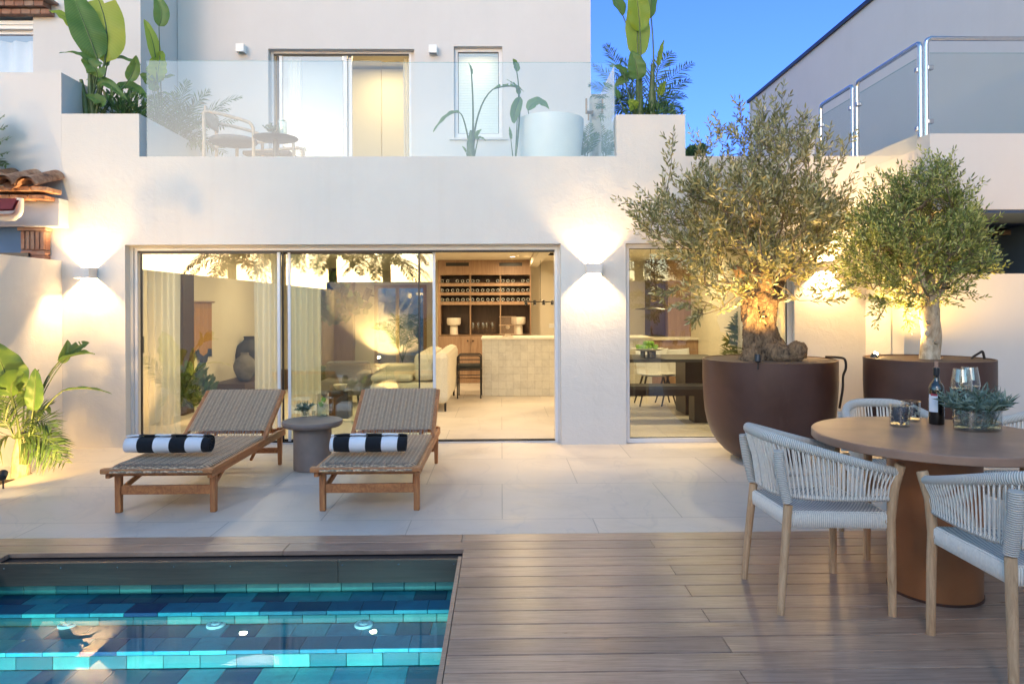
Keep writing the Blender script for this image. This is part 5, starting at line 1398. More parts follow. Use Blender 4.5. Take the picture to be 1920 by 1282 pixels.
def glass_vase(name, c, r, h, label, cat, n, rad, hgt, L, seed, water=None, w=.11):
    e = empty(name, c, label=label, cat=cat)
    MB().lathe(glass_prof(r, h), (0,0,.0005), 32).build('glass_bowl', MT['glass'], e, smooth=40)
    lf, st = MB(), MB(); sprig_bunch(lf, st, (0,0,h*.25), n, rad, hgt, L, seed, w)
    lf.build('foliage', MT['sage'], e, fix=False); st.build('stem', MT['stalk'], e, fix=False)
    return e
glass_vase('sprig_glass', (G(572,781,zs).x, G(572,781,zs).y, zs), .036, .06, 'small glass of grey green sprigs on the side table', 'vase', 16, .085, .13, .034, 5, w=.2)
jc = G(605, 780, zs)
e = empty('water_jug', (jc.x, jc.y, zs), label='clear glass water jug with handle on the side table', cat='jug')
MB().lathe(glass_prof(.055, .205, .003, .01), (0,0,.0005), 36).build('glass_body', MT['glass'], e, smooth=40)
MB().lathe([(.0515,.011),(.0515,.12),(1e-4,.12)], (0,0,0), 30).build('water', MT['water_glass'], e, smooth=40)
MB().tube(smooth_path([(.055,0,.165),(.085,0,.165),(.092,0,.15),(.092,0,.07),(.085,0,.055),(.055,0,.052)], 4), .006, 8).build('handle', MT['glass'], e, smooth=60)
MB().obox((0.01,0.0,.15), (.02,.002,.02), Matrix.Rotation(.5,3,'Y')).obox((-.015,0.0,.11), (.018,.002,.022), Matrix.Rotation(-.4,3,'Y')).build('cucumber_slice', MT['apple'], e, bevel=.001)
tc = G(588, 779, zs); 
tg = empty('drinking_glass', (tc.x, tc.y, zs), label='tiny clear glass between sprigs and jug on the side table', cat='glass')
MB().lathe(glass_prof(.02, .045), (0,0,.0005), 24).build('glass_cup', MT['glass'], tg, smooth=40)

# ------------------------------------------------------------------ round dining table
TX, TY, TZ, TR = 2.13, 3.39, .770, .555
e = empty('round_dining_table', (TX, TY, 0), label='round brown dining table on a thick cylindrical foot', cat='table')
MB().lathe([(1e-4,TZ-.040),(TR-.004,TZ-.040),(TR,TZ-.036),(TR,TZ-.004),(TR-.004,TZ),(1e-4,TZ)], (0,0,0), 128).build('table_top', MT['tabletop'], e, smooth=30)
MB().lathe([(.203,0),(.205,.004),(.205,TZ-.041)], (0,0,0), 72).build('pedestal', MT['rust_col'], e, smooth=40)
MB().lathe([(.209,0.0005),(.209,.012),(.2055,.012)], (0,0,0), 72).build('base_ring', MT['pot'], e, smooth=40)

# ------------------------------------------------------------------ rope armchairs
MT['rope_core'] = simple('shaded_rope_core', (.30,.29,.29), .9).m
def make_chair():
    e = empty('rope_armchair')
    fl = [(-.265,-.27), (.265,-.27)]; rl_ = [(-.21,.24), (.21,.24)]
    for s in (-1, 1):
        MB().tube([(s*.272,-.262,0),(s*.268,-.262,.30),(s*.262,-.262,.44),(s*.268,-.275,.58),(s*.292,-.292,.695),(s*.293,-.293,.70)], [.019,.021,.022,.023,.025,.022], 14).build('leg', MT['chair_wood'], e, smooth=60)
        MB().tube([(s*.222,.285,0),(s*.214,.262,.25),(s*.205,.235,.50)], [.017,.020,.022], 14).build('leg', MT['chair_wood'], e, smooth=60)
        MB().tube([(s*.245,-.25,.43),(s*.19,.225,.43)], .014, 8).build('side_rail', MT['chair_wood'], e, smooth=60)
        wr = MB().tube(smooth_path([(s*.209,.242,.515),(s*.210,.268,.62),(s*.212,.284,.71),(s*.213,.288,.755)], 4), [.023]*3+[.024]*10, 14, flat=1.15)
        wr.build('wrapped_post', MT['rope_wrap'], e, smooth=60)
    MB().tube([(-.268,-.245,.43),(.268,-.245,.43)], .014, 8).build('front_rail', MT['chair_wood'], e, smooth=60)
    def U(t, a, b, yb):     # plan of the wrap-around rail, t in 0..1
        th = math.pi*(1-t)
        cx = math.cos(th); sy = math.sin(th)
        return a*(abs(cx)**.62)*(1 if cx > 0 else -1), -b + (yb+b)*(abs(sy)**.80)
    N = 56
    def up_(t):
        x, y = U(t, .285, .275, .315); z = .665+.145*math.sin(math.pi*t)**.9; return Vector((x, y, z))
    def lo_(t):
        x, y = U(t, .262, .255, .262); z = .535+.0*t; return Vector((x, y, z))
    top = [up_(i/N) for i in range(N+1)]
    MB().tube(top, [.021+.006*math.sin(math.pi*i/N) for i in range(N+1)], 14, flat=1.0).build('top_rail', MT['rope_wrap'], e, smooth=60)
    low = [lo_(i/N) for i in range(N+1)]
    MB().tube(low, .013, 10).build('lower_rail', MT['rope_wrap'], e, smooth=60)
    # arclength-even strands
    acc = [0]
    for i in range(N): acc.append(acc[-1]+(top[i+1]-top[i]).length)
    st = MB(); ns = 132
    for k in range(ns):
        s = acc[-1]*(k+.5)/ns; i = max(j for j in range(N) if acc[j] <= s); t = (i+(s-acc[i])/(acc[i+1]-acc[i]))/N
        a = up_(t); b = lo_(t); nrm = Vector((a.x, a.y+.1, 0)).normalized()
        off = nrm*.012 if k % 2 else nrm*-.010
        st.tube([a+off+Vector((0,0,.01)), a+off*1.2-Vector((0,0,.02)), a.lerp(b,.5)+off*.5, b+off*1.0+Vector((0,0,.012)), b+off], .0037, 5, cap=False)
    st.build('rope_strands', MT['rope_strand'], e, smooth=60)
    # seat
    def hw(v): return .264 - .056*v
    def seat(u, v):
        y = -.262+.507*v; x = (u*2-1)*hw(v); dip = -.012*math.sin(math.pi*u)*math.sin(math.pi*v)
        return (x, y, .468+dip)
    MB().grid(seat, 24, 24).build('woven_seat', MT['seat_weave'], e, smooth=180)
    sd = MB(); nS = 60
    ring = [(-hw(0),-.262),(hw(0),-.262),(hw(1),.245),(-hw(1),.245)]
    for i in range(4):
        a, b = Vector((*ring[i],0)), Vector((*ring[(i+1)%4],0)); n = int((b-a).length/.0100)
        o = Vector(((b-a).y, -(b-a).x, 0)).normalized()
        for k in range(n):
            p = a.lerp(b, (k+.5)/n); sd.tube([p+Vector((0,0,.469))-o*.012, p+Vector((0,0,.462))+o*.003, p+Vector((0,0,.43))+o*.004, p+Vector((0,0,.402))+o*.001, p+Vector((0,0,.396))-o*.012], .0042, 5, cap=False)
    sd.build('seat_edge_rope', MT['rope_strand'], e, smooth=60)
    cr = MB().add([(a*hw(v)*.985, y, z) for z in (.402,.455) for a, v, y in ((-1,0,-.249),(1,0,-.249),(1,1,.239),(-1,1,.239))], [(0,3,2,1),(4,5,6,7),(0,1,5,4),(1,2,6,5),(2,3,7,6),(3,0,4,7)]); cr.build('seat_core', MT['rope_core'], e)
    return e
ch0 = make_chair()
CH = [((1.515, 3.36), R(-90+182.5), 'white rope armchair at the left side of the round table'),
      ((2.055, 2.665), R(180-7), 'white rope armchair nearest the camera at the right edge'),
      ((2.30, 4.02), R(-6), 'white rope armchair at the far side of the table, before the pots'),
      ((2.83, 3.70), R(-84), 'white rope armchair mostly hidden behind the right side of the table')]
for i, ((x, y), rz, lab) in enumerate(CH):
    o = ch0 if i == 0 else copy_tree(ch0)
    o.location = (x, y, 0); o.rotation_euler = (0, 0, rz); o.scale = (.95, .91, .985); tag(o, lab, 'armchair', 'rope armchairs around the dining table')

# ------------------------------------------------------------------ things on the table
def onT(x, y): c = G(x, y, TZ); return Vector((c.x, c.y, TZ+.0005))
b = onT(1756, 795); e = empty('wine_bottle', b, rz=R(0), label='open dark red wine bottle with white labels on the round table', cat='bottle')
MB().lathe([(1e-4,0),(.034,0),(.0375,.004),(.0375,.175),(.036,.195),(.030,.212),(.019,.226),(.0148,.240),(.0140,.262),(.0140,.292),(.0155,.293),(.0155,.301),(.014,.303),(.010,.303)], (0,0,0), 40).build('glass_body', MT['bottle_glass'], e, smooth=50)
MB().lathe([(1e-4,.003),(.0345,.004),(.0355,.01),(.0355,.172),(1e-4,.172)], (0,0,0), 32).build('wine', MT['wine'], e, smooth=50)
MB().lathe([(.0092,.285),(.0092,.335),(1e-4,.335)], (0,0,0), 16).build('cork', MT['cork'], e, smooth=40)
MB().lathe([(.01585,.262),(.01585,.3)], (0,0,0), 20).build('capsule', MT['dark_metal'], e, smooth=40)
def arc_label(a0, a1, z0, z1, mat, name, r=.0379, par=e):
    return MB().grid(lambda u, v: (r*math.cos(a0+(a1-a0)*u), r*math.sin(a0+(a1-a0)*u), z0+(z1-z0)*v), 10, 2).build(name, mat, par, smooth=180)
arc_label(R(-55), R(5), .045, .155, MT['label'], 'back_label')
fl_ = arc_label(R(175), R(248), .068, .160, MT['label'], 'front_label')
arc_label(R(195), R(246), .153, .164, MT['redcap'], 'label_emblem', .0381)
lb = MB()
for k, zz in enumerate((.148, .138, .133, .128, .120, .115, .110, .105, .100)):
    a0 = R(-50); a1 = R(-50 + (50 if k % 3 else 34)); h = .0018 if k else .004
    lb.grid(lambda u, v: (.0381*math.cos(a0+(a1-a0)*u), .0381*math.sin(a0+(a1-a0)*u), zz+h*v), 8, 1)
lb.grid(lambda u, v: (.0381*math.cos(R(-50)+R(40)*u), .0381*math.sin(R(-50)+R(40)*u), .075+.012*v), 8, 1)
lb.build('label_print', MT['ink'], e)
def wine_glass(x, y, label):
    c = onT(x, y); e = empty('wine_glass', c, label=label, cat='wine glass', group='wine glasses on the round table')
    o = [(1e-4,.0),(.034,.001),(.036,.002),(.030,.004),(.006,.008),(.0036,.014),(.0034,.085),(.005,.092),(.016,.096),(.032,.108),(.0405,.125),(.0425,.140),(.0400,.165),(.0355,.195),(.0318,.222)]
    i = [(a-.0012, z) for a, z in reversed(o[9:])] + [(.030,.1095),(.014,.0985),(1e-4,.0975)]
    MB().lathe([(a*1.27,z*1.24) for a,z in o+i], (0,0,0), 40).build('glass_body', MT['glass'], e, smooth=60)
    MB().lathe([(a*1.27,z*1.24) for a,z in ((1e-4,.099),(.014,.1),(.0295,.111),(.038,.125),(.0403,.134),(1e-4,.134))], (0,0,0), 32).build('wine', MT['wine'], e, smooth=60)
wine_glass(1803, 783, 'stemmed glass of red wine, the front one behind the leaves')
wine_glass(1818, 777, 'stemmed glass of red wine, the rear one behind the leaves')
def tumbler(x, y, r, h, label, nb, seed):
    c = onT(x, y); e = empty('berry_tumbler', c, label=label, cat='glass', group='tumblers on the round table')
    MB().lathe(glass_prof(r, h, .0016, .014), (0,0,0), 40).build('glass_body', MT['glass'], e, smooth=40)
    rr = random.Random(seed); m = MB()
    for k in range(nb):
        a = rr.uniform(0,6.28); q = (r-.012)*math.sqrt(rr.random()); z = .022 + (h-.038)*rr.random()
        cc = Vector((q*math.cos(a), q*math.sin(a), z))
        for i in range(9):
            d = Vector((rr.gauss(0,1), rr.gauss(0,1), rr.gauss(0,1))).normalized(); m.ball(cc+d*.006, .0042, 6, 4)
    m.build('berries', MT['berry'], e, smooth=180)
tumbler(1687, 799, .048, .110, 'glass tumbler full of dark berries, front left on the table', 75, 1)
tumbler(1708, 789, .046, .108, 'glass tumbler of dark nuts, behind the berry tumbler', 28, 2)
vc = onT(1833, 806)
e = empty('oval_vase', vc, label='oval glass vase overflowing with cut olive leaves on the table', cat='vase')
MB().lathe([(1e-4,0),(.96,0),(1,.006),(1,.106),(.975,.106),(.968,.014),(1e-4,.012)], (0,0,0), 64, .118, .075).build('glass_bowl', MT['glass'], e, smooth=40)
MB().lathe([(1e-4,.0125),(.965,.0145),(.965,.045),(1e-4,.045)], (0,0,0), 48, .118, .075).build('water', MT['water_glass'], e, smooth=40)
rr = random.Random(12); lf, st = MB(), MB()
for k in range(80):
    a = rr.uniform(0, 6.28); q = rr.random()**.5
    b0 = Vector((.09*q*math.cos(a), .05*q*math.sin(a), .02)); t = Vector((.165*q*math.cos(a)+rr.uniform(-.02,.02), .13*q*math.sin(a), .105+.105*(1-q*.6)*rr.uniform(.2,1.15)))
    pts = bez(b0, (b0+t)/2+Vector((0,0,.055)), t, 6); st.tube(pts, .0013, 4, cap=False)
    for i in range(0, 7):
        for sg in range(3 if i > 2 else 1):
            d = (Vector((rr.uniform(-1,1), rr.uniform(-1,1), rr.uniform(-.3,.8))).normalized()*1.1 + (pts[min(6,i+1)]-pts[max(0,i-1)]).normalized()*.6).normalized()
            if i < 3: d = Vector((rr.uniform(-1,1), rr.uniform(-.5,.5), rr.uniform(-.1,.5))).normalized()*.6
            leaf_pts(lf, pts[i], d, .062*rr.uniform(.5,1.15), .0036, rr)
lf.build('foliage', MT['sage'], e, fix=False); st.build('stem', MT['stalk'], e, fix=False)

# ------------------------------------------------------------------ terrace furniture
def terr_chair(x, label, rz, Y=8.0, dz=0):
    c = W(x, 293, Y); e = empty('wooden_armchair', (c.x, Y, ZT), rz=rz, label=label, cat='armchair')
    for s in (-1, 1):
        p = [(-.26, s*.26, 0), (-.25, s*.26, .40), (-.25, s*.26, .66), (-.22, s*.26, .70), (-.05, s*.26, .675), (.20, s*.25, .61), (.26, s*.25, .55), (.27, s*.25, .45), (.27, s*.25, 0)]
        MB().tube(smooth_path(p, 5), .019, 10).build('arm_loop', MT['ash'], e, smooth=60)
    MB().lathe([(1e-4,0),(.24,0),(.262,.02),(.262,.045),(.24,.06),(1e-4,.062)], (0,0,.41), 28, 1.0, .95).build('seat', MT['greyfab'], e, smooth=50)
    MB().grid(lambda u, v: (-.25-.02*math.sin(math.pi*u), -.26+.52*u, .60+.17*v), 12, 4).build('backrest', MT['ash'], e, smooth=60).modifiers.new('t','SOLIDIFY').thickness = .025
    MB().tube([(-.26,-.25,.40),(-.26,.25,.40)], .014, 8).build('rear_rail', MT['ash'], e)
terr_chair(438, 'pale bentwood armchair with grey seat on the left of the terrace', R(8))
c = W(508, 293, 8.4); e = empty('wooden_footstool', (c.x, 8.4, ZT), label='low bentwood footstool with brown seat behind the dark terrace table', cat='footstool')
for s in (-1, 1):
    MB().tube(smooth_path([(-.33, s*.2, 0), (-.33, s*.2, .40), (-.31, s*.2, .45), (-.25, s*.2, .465), (.22, s*.2, .50), (.30, s*.2, .49), (.33, s*.2, .44), (.335, s*.2, 0)], 5), .019, 10).build('loop_leg', MT['ash'], e, smooth=60)
MB().box(-.28, .28, -.18, .18, .34, .39).build('seat', MT['greyfab'], e, bevel=.015)
c = W(517, 255, 7.75); e = empty('round_terrace_table', (c.x, 7.75, ZT), label='dark round pedestal table on the roof terrace with jug and plant', cat='table'); zt_ = W(517, 259, 7.75).z
h = zt_-ZT
MB().lathe([(1e-4,h-.02),(.20,h-.02),(.24,h-.008),(.242,h),(1e-4,h)], (0,0,0), 40).build('table_top', MT['terrace_top'], e, smooth=40)
MB().lathe([(.11,0),(.11,.02),(.035,.05),(.028,h-.021)], (0,0,0), 24).build('pedestal', MT['terrace_top'], e, smooth=40)
c1 = W(511, 252, 7.75); glass_vase('plant_bowl', (c1.x, 7.70, zt_+.001), .05, .04, 'small glass bowl with leafy sprigs on the dark terrace table', 'vase', 16, .09, .13, .035, 8, w=.2)
c1 = W(530, 250, 7.75); e = empty('water_jug', (c1.x, 7.75, zt_+.001), label='glass jug of water with a lemon slice on the terrace table', cat='jug')
MB().lathe(glass_prof(.05,.19), (0,0,0), 28).build('glass_body', MT['glass'], e, smooth=40); MB().lathe([(.0475,.009),(.0475,.12),(1e-4,.12)], (0,0,0), 24).build('water', MT['water_glass'], e, smooth=40)
MB().lathe([(.028,0),(.028,.004),(1e-4,.004)], (0,0,.19), 16).build('lemon_slice', MT['apple'], e)
c = W(1032, 250, 8.3); ztb = W(1032, 210, 7.92).z-ZT; rt_ = 62*8.3/F
e = empty('bath_tub', (c.x, 8.3, ZT), label='round white freestanding tub on the roof terrace', cat='tub')
MB().lathe([(1e-4,0),(rt_*.80,0),(rt_*.84,.03),(rt_*.93,ztb*.5),(rt_,ztb*.88),(rt_*1.0,ztb),(rt_*.95,ztb),(rt_*.92,ztb*.8),(rt_*.75,.12),(1e-4,.1)], (0,0,.001), 64).build('tub_shell', MT['tub'], e, smooth=50)
sx0, sx1 = W(1109,200,8.75).x, W(1147,200,8.75).x; szt = W(1128,176,8.75).z
e = empty('shower_wall', ((sx0+sx1)/2, 8.75, ZT), label='pale stone clad shower pillar on the roof terrace beside the tub', cat='shower')
m = MB(); z = ZT+.001; k = 0
while z < szt-.02:
    h_ = min(.298, szt-z); xm = sx0+(sx1-sx0)*(.4 if k % 2 else .62)
    m.box(sx0, xm-.001, 8.75, 8.95, z, z+h_-.002).box(xm+.001, sx1, 8.75, 8.95, z, z+h_-.002); z += .3; k += 1
wpart(m, 'stone_cladding', MT['stoneclad'], e, bevel=.002)
tp = W(1103, 212, 8.7)
tm = MB().tube([(tp.x-.03, 8.68, tp.z), (tp.x+.05, 8.68, tp.z)], .022, 12).tube([(tp.x-.028, 8.67, tp.z-.02), (tp.x-.028, 8.67, tp.z+.17)], .013, 10).tube([(tp.x, 8.68, tp.z-.01), (tp.x, 8.68, tp.z-.10)], .010, 8).box(tp.x+.04, tp.x+.06, 8.66, 8.75, tp.z-.02, tp.z+.02)
wpart(tm, 'mixer_tap', MT['bronze'], e, smooth=50)
# ------------------------------------------------------------------ interior
def ceil_lamp(x, y, P, r=.05, z=ZC2-.042, shp=.09, colr=(1,.74,.42), nm='recessed round ceiling light'):
    e = empty('recessed_light', (x, y, z-.004), label=nm, cat='ceiling light', group='recessed ceiling lights')
    MB().lathe([(.055,.004),(.055,-.002),(.042,-.002),(.042,.003)], (0,0,0), 24).build('ring', MT['white_metal'], e)
    MB().lathe([(.0415,.002),(1e-4,.002)], (0,0,0), 20).build('lens', MT['lit_soft'], e)
    L = bpy.data.lights.new('ceiling_light', 'AREA'); L.shape = 'DISK'; L.size = shp; L.energy = P; L.color = colr
    o = bpy.data.objects.new('ceiling_light', L); col.objects.link(o); o.parent = e; o.location = (0,0,-.02)
IN = 0.25
for k, (x, y, P) in enumerate(((-3.2,8.6,34),(-1.6,8.6,34),(.3,8.6,34),(2.6,8.4,30),(-3.2,11,36),(-1.4,11.5,36),(.2,12.1,34),(1.4,10.6,24),(2.8,11.2,34),(-3,14.5,40))):
    ceil_lamp(x, y, P*IN*(.75 if x < -.5 else 1), nm=('round recessed light in the living room ceiling' if x < -.5 else 'round recessed light in the kitchen and dining ceiling'))
L = bpy.data.lights.new('bedroom_light', 'AREA'); L.size = .5; L.energy = 8; L.color = (1,.76,.40)
o = bpy.data.objects.new('bedroom_light', L); col.objects.link(o); o.location = (W(715,200,10.9).x, 10.9, ZT+2.5)
L = bpy.data.lights.new('bathroom_light', 'AREA'); L.size = .4; L.energy = 1.6; L.color = (1,.8,.5)
o = bpy.data.objects.new('bathroom_light', L); col.objects.link(o); o.location = (W(896,200,10.1).x, DB+.55, uw[3]+.2)

# curtains of the ground floor
cz = ZC2-.045
for a, b, y, n, lab in ((274, 336, D+.42, 5, 'sheer cream curtain at the left end of the sliding doors'), (478, 522, D+.42, 4, 'sheer cream curtain behind the first mullion'), (548, 603, D+.52, 5, 'sheer curtain right of the mullions, seen greenish through glass')):
    solo(curtain_mb(W(a,650,y).x, W(b,650,y).x, y, .012, cz, n, .035, a), 'sheer_curtain', MT['curtain'], lab, 'curtain', 'sheer curtains of the living room', smooth=180)

# wine cabinet
CY = 12.95
cx0, cx1, cz1 = W(821, 600, CY).x, W(996, 600, CY).x, ZC2-.042
e = empty('wine_cabinet', ((cx0+cx1)/2, CY+.2, 0), label='tall oak wine cabinet with bottle niches at the back of the kitchen', cat='cabinet')
X = [cx0+.04+k*(cx1-cx0-.05)/3 for k in range(4)]; dv = .022
zrow = [W(900, y, CY).z for y in (571, 569, 557.5, 553, 541, 535, 515)]    # cell edges
cells = []
for k in range(3):
    a, b = X[k]+dv/2+ (0 if k else -.0), X[k+1]-dv/2
    for (yt, yb_) in ((515.5,530.5),(536.5,548),(553.5,565.5),(571.5,627.5)):
        cells.append((a, b, W(900, yb_, CY).z, W(900, yt, CY).z))
wpart(MB().plate((cx0, cx1), (W(900,628.5,CY).z, cz1), CY, CY+.38, cells), 'carcass', MT['oak'], e)
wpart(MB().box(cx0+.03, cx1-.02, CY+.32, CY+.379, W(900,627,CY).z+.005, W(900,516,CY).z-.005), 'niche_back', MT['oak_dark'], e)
dzt = W(900,629.5,CY).z
for k in range(3):
    o = wpart(MB().box(X[k]+(-.04 if k == 0 else 0)+.003, X[k+1]-.003, CY-.012, CY+.0, .10, dzt), 'cabinet_door', MT['oak'], e, bevel=.002)
    kx = X[k+1]-.05 if k == 0 else X[k]+.05
    kb = MB().ball((kx, CY-.028, dzt-.09), .016, 12, 8); kb.shift(-Vector(e.location)); kb.build('knob', MT['oak_dark'], o, smooth=60)
wpart(MB().box(cx0, cx1, CY+.02, CY+.38, 0, dzt-.001).box(cx0, cx1, CY+.0, CY+.38, 0, .09), 'base', MT['oak'], e)
for a, b in ((836, 879), (936, 979)):
    wpart(MB().box(W(a,495,CY).x, W(b,495,CY).x, CY-.003, CY-.0005, W(a,499,CY).z, W(a,492.5,CY).z), 'vent_grille', MT['dark_metal'], e)
wpart(MB().box(W(884,600,CY).x-.001,W(884,600,CY).x+.001,CY-.002,CY,cz1-.22,cz1), 'panel_joint', MT['oak_dark'], e)
# bottles
bz = [W(900, y, CY).z for y in (530.5, 548, 565.5)]
mb = MB().lathe([(1e-4,0),(.034,.002),(.0365,.008),(.0365,.19),(.015,.25),(.014,.30),(1e-4,.30)], (0,0,0), 20)
mb.v = [(x, z, y+.037) for x, y, z in mb.v]
proto = mb.build('wine_bottle', simple('black_bottle_glass', (.010,.012,.009), .12).m, None, smooth=50)
ring = MB().tube([(.026*math.cos(a*math.pi/10), -.001, .037+.026*math.sin(a*math.pi/10)) for a in range(20)], .0028, 5, closed=True).build('base_ring', MT['tub'], proto, smooth=180)
first = True
for r_ in range(3):
    for k in range(3):
        for j in range(6):
            if (r_ == 0 and ((k == 0 and j == 2) or (k == 1 and j in (2, 4)) or (k == 2 and j == 3))): continue
            if first: o = proto; first = False
            else: o = copy_tree(proto)
            a, b = X[k]+.045, X[k+1]-.045
            o.location = (a+(b-a)*j/5+rnd.uniform(-.004,.004), CY+.015+rnd.uniform(0,.012), bz[r_]+.0008)
            tag(o, ('first','second','third','fourth','fifth','last')[j] + ' dark bottle from the left, %s row, %s niche of the oak cabinet' % (('upper','middle','lower')[r_], ('left','middle','right')[k]), 'bottle', 'wine bottles in the cabinet, %s row, %s niche' % (('upper','middle','lower')[r_], ('left','middle','right')[k]))
sz = W(900, 627.5, CY).z + .001
def footed(x, Y, z, label, s=1.0, r1=.105, mat='cream'):
    c = W(x, 600, Y).x
    e = solo(MB().lathe([(1e-4,0),(.062*s,0),(.060*s,.10*s),(.056*s,.135*s),(r1*.9*s,.145*s),(r1*s,.17*s),(r1*s,.235*s),(r1*.96*s,.25*s),(r1*.88*s,.25*s),(r1*.8*s,.18*s),(1e-4,.17*s)], (c, Y, z), 32, wob=lambda a, zz: 1+.02*math.cos(14*a)*(zz < .13*s)), 'footed_bowl', MT[mat], label, 'bowl', 'cream footed bowls in the cabinet', smooth=50)
footed(851, CY+.14, sz, 'cream footed bowl standing in the left niche of the oak cabinet', 1.25)
footed(972, CY+.14, sz, 'cream footed bowl in the right niche, partly behind the wicker lamp', 1.3)
for k, x in enumerate((886.5, 896.5, 906, 912.5, 923)):
    c = W(x, 600, CY+.12)
    solo(MB().lathe([(1e-4,0),(.032,.001),(.004,.006),(.004,.09),(.02,.10),(.034,.13),(.036,.16),(.030,.225),(.029,.225),(.034,.16),(.018,.105),(1e-4,.10)], (c.x, CY+.12+.03*(k%2), sz), 20), 'stemmed_glass', MT['glass'], 'clear stemmed glass on the middle shelf of the oak cabinet', 'glass', 'stemmed glasses on the cabinet shelf', smooth=60)

# island
IY = 11.03; ix0 = W(902, 700, IY).x; izt = W(960, 633, IY).z
e = empty('kitchen_island', (ix0+1.2, IY+.4, 0), label='kitchen island clad in glossy cream tiles with pale stone top', cat='kitchen island')
wpart(MB().box(ix0+.02, 3.0-.6, IY, IY+.85, 0, izt-.032), 'tiled_body', MT['zellige'], e)
wpart(MB().box(ix0, 3.0-.58, IY-.02, IY+.87, izt-.031, izt), 'worktop', MT['cream'], e, bevel=.003)
lc = W(952, 630, IY+.3); z0 = izt+.001
e = empty('wicker_lamp', (lc.x, IY+.3, z0), label='square woven table lamp standing on the kitchen island', cat='lamp')
w_ = .138; h0, h1 = .05, .33; m = MB()
MB().lathe([(.085,0),(.085,.018),(.05,.022),(.045,.05),(1e-4,.05)], (0,0,0), 28).build('lamp_base', MT['cream'], e, smooth=40)
for s in (-1, 1):
    for k in range(26):
        t = -w_+2*w_*k/25
        m.tube([(t, s*w_*.6, h0), (t, s*w_*.6, h1)], .0022, 4).tube([(s*w_, t*.6, h0), (s*w_, t*.6, h1)], .0022, 4)
    for z in (h0, (h0+h1)/2, h1):
        m.tube([(-w_, s*w_*.6, z), (w_, s*w_*.6, z)], .004, 5).tube([(s*w_, -w_*.6, z), (s*w_, w_*.6, z)], .004, 5)
m.build('woven_shade', MT['ash'], e)
MB().ball((0,0,.16), .035, 14, 9).build('bulb', MT['cream'], e, smooth=60)
# bar stool
sxc = W(880, 700, 10.85).x; e = empty('bar_chair', (sxc, 10.95, 0), label='black tubular chair with cushion standing left of the kitchen island', cat='chair')
hw_ = .18
for yy in (-.2, .2):
    MB().tube(smooth_hoop([(-hw_, yy, 0), (-hw_, yy, .665), (hw_, yy, .665), (hw_, yy, 0)], .05), .011, 10).build('hoop_frame', MT['dark_metal'], e, smooth=60)
m = MB().tube([(-hw_,-.2,.44),(hw_,-.2,.44)], .009, 8).tube([(-hw_,.2,.44),(hw_,.2,.44)], .009, 8).tube([(-hw_,-.2,.44),(-hw_,.2,.44)], .009, 8).tube([(hw_,-.2,.44),(hw_,.2,.44)], .009, 8).tube([(-hw_,-.2,.60),(hw_,-.2,.60)], .008, 8).tube([(-hw_,-.2,.36),(hw_,-.2,.36)], .006, 8)
m.build('seat_frame', MT['dark_metal'], e, smooth=60)
MB().box(-hw_-.005, hw_+.005, -.21, .21, .452, .515).build('cushion', MT['black_cush'], e, bevel=.018)
# pendant rail with spots
ry = 11.3; ra, rb = W(982, 566, ry), W(1048, 566, ry)
e = empty('pendant_rail', (ra.lerp(rb, .5)), label='black pendant rail with small spot heads above the kitchen island', cat='pendant lamp')
rx = rb.x+.6
wpart(MB().tube([(ra.x, ry, ra.z), (rx, ry, ra.z)], .008, 8), 'rail', MT['dark_metal'], e)
wpart(MB().box(W(1007,0,ry).x, rx, ry-.025, ry+.025, ZC2-.082, ZC2-.0425), 'canopy', MT['dark_metal'], e)
for x in (1011, 1042): wpart(MB().tube([(W(x,0,ry).x, ry, ra.z), (W(x,0,ry).x, ry, ZC2-.08)], .003, 5), 'suspension_wire', MT['dark_metal'], e)
for x in (984, 1000, 1017, 1033, 1050):
    X_ = W(x,0,ry).x
    wpart(MB().lathe([(1e-4,.03),(.012,.03),(.022,.02),(.025,-.05),(.022,-.05),(1e-4,-.045)], (X_, ry, ra.z), 16), 'spot_head', MT['dark_metal'], e, smooth=50)
    wpart(MB().lathe([(.02,-.052),(1e-4,-.052)], (X_, ry, ra.z), 12), 'spot_lens', MT['lit_soft'], e)
# switch plate
c = W(1036, 611, 13.38)
solo(MB().box(c.x-.07, c.x+.07, 13.385, 13.399, c.z-.04, c.z+.04), 'wall_switch', MT['tub'], 'white double switch plate on the cream wall beside the cabinet', 'switch', bevel=.003)

# sofa
e = empty('sofa', (-1.4, 9.9, 0), label='large cream boucle sofa seen through the open sliding door', cat='sofa')
sx = W(845, 740, 9.6).x; sl_ = W(700, 700, 9.6).x
def soft(mb, name, mat, par, b=.05): return mb.build(name, MT[mat], par, bevel=b)
def wsoft(mb, name, mat, par, b): mb.shift(-Vector(par.location)); return mb.build(name, MT[mat], par, bevel=b)
wsoft(MB().box(sl_, sx-.1, 9.35, 10.2, .10, .40), 'seat_base', 'boucle', e, .06)
wsoft(MB().box(sx-.20, sx, 9.30, 11.3, .11, W(835,657,9.6).z), 'backrest', 'boucle', e, .085)
wsoft(MB().box(sx-.48, sx-.21, 9.36, 11.0, .41, W(812,668,9.6).z+.06), 'cushion', 'boucle', e, .08)
wsoft(MB().box(sl_, sx-.50, 10.0, 10.25, .41, .60), 'rear_cushion', 'boucle', e, .06)
wsoft(MB().box(sl_, sx-.5, 9.36, 9.98, .41, .50), 'seat_cushion', 'boucle', e, .04)
for x, y in ((sx-.06, 9.42), (sl_+.1, 9.42), (sx-.06, 11.1)): wpart(MB().tube([(x,y,0),(x,y,.12)], .015, 8), 'leg', MT['dark_metal'], e)
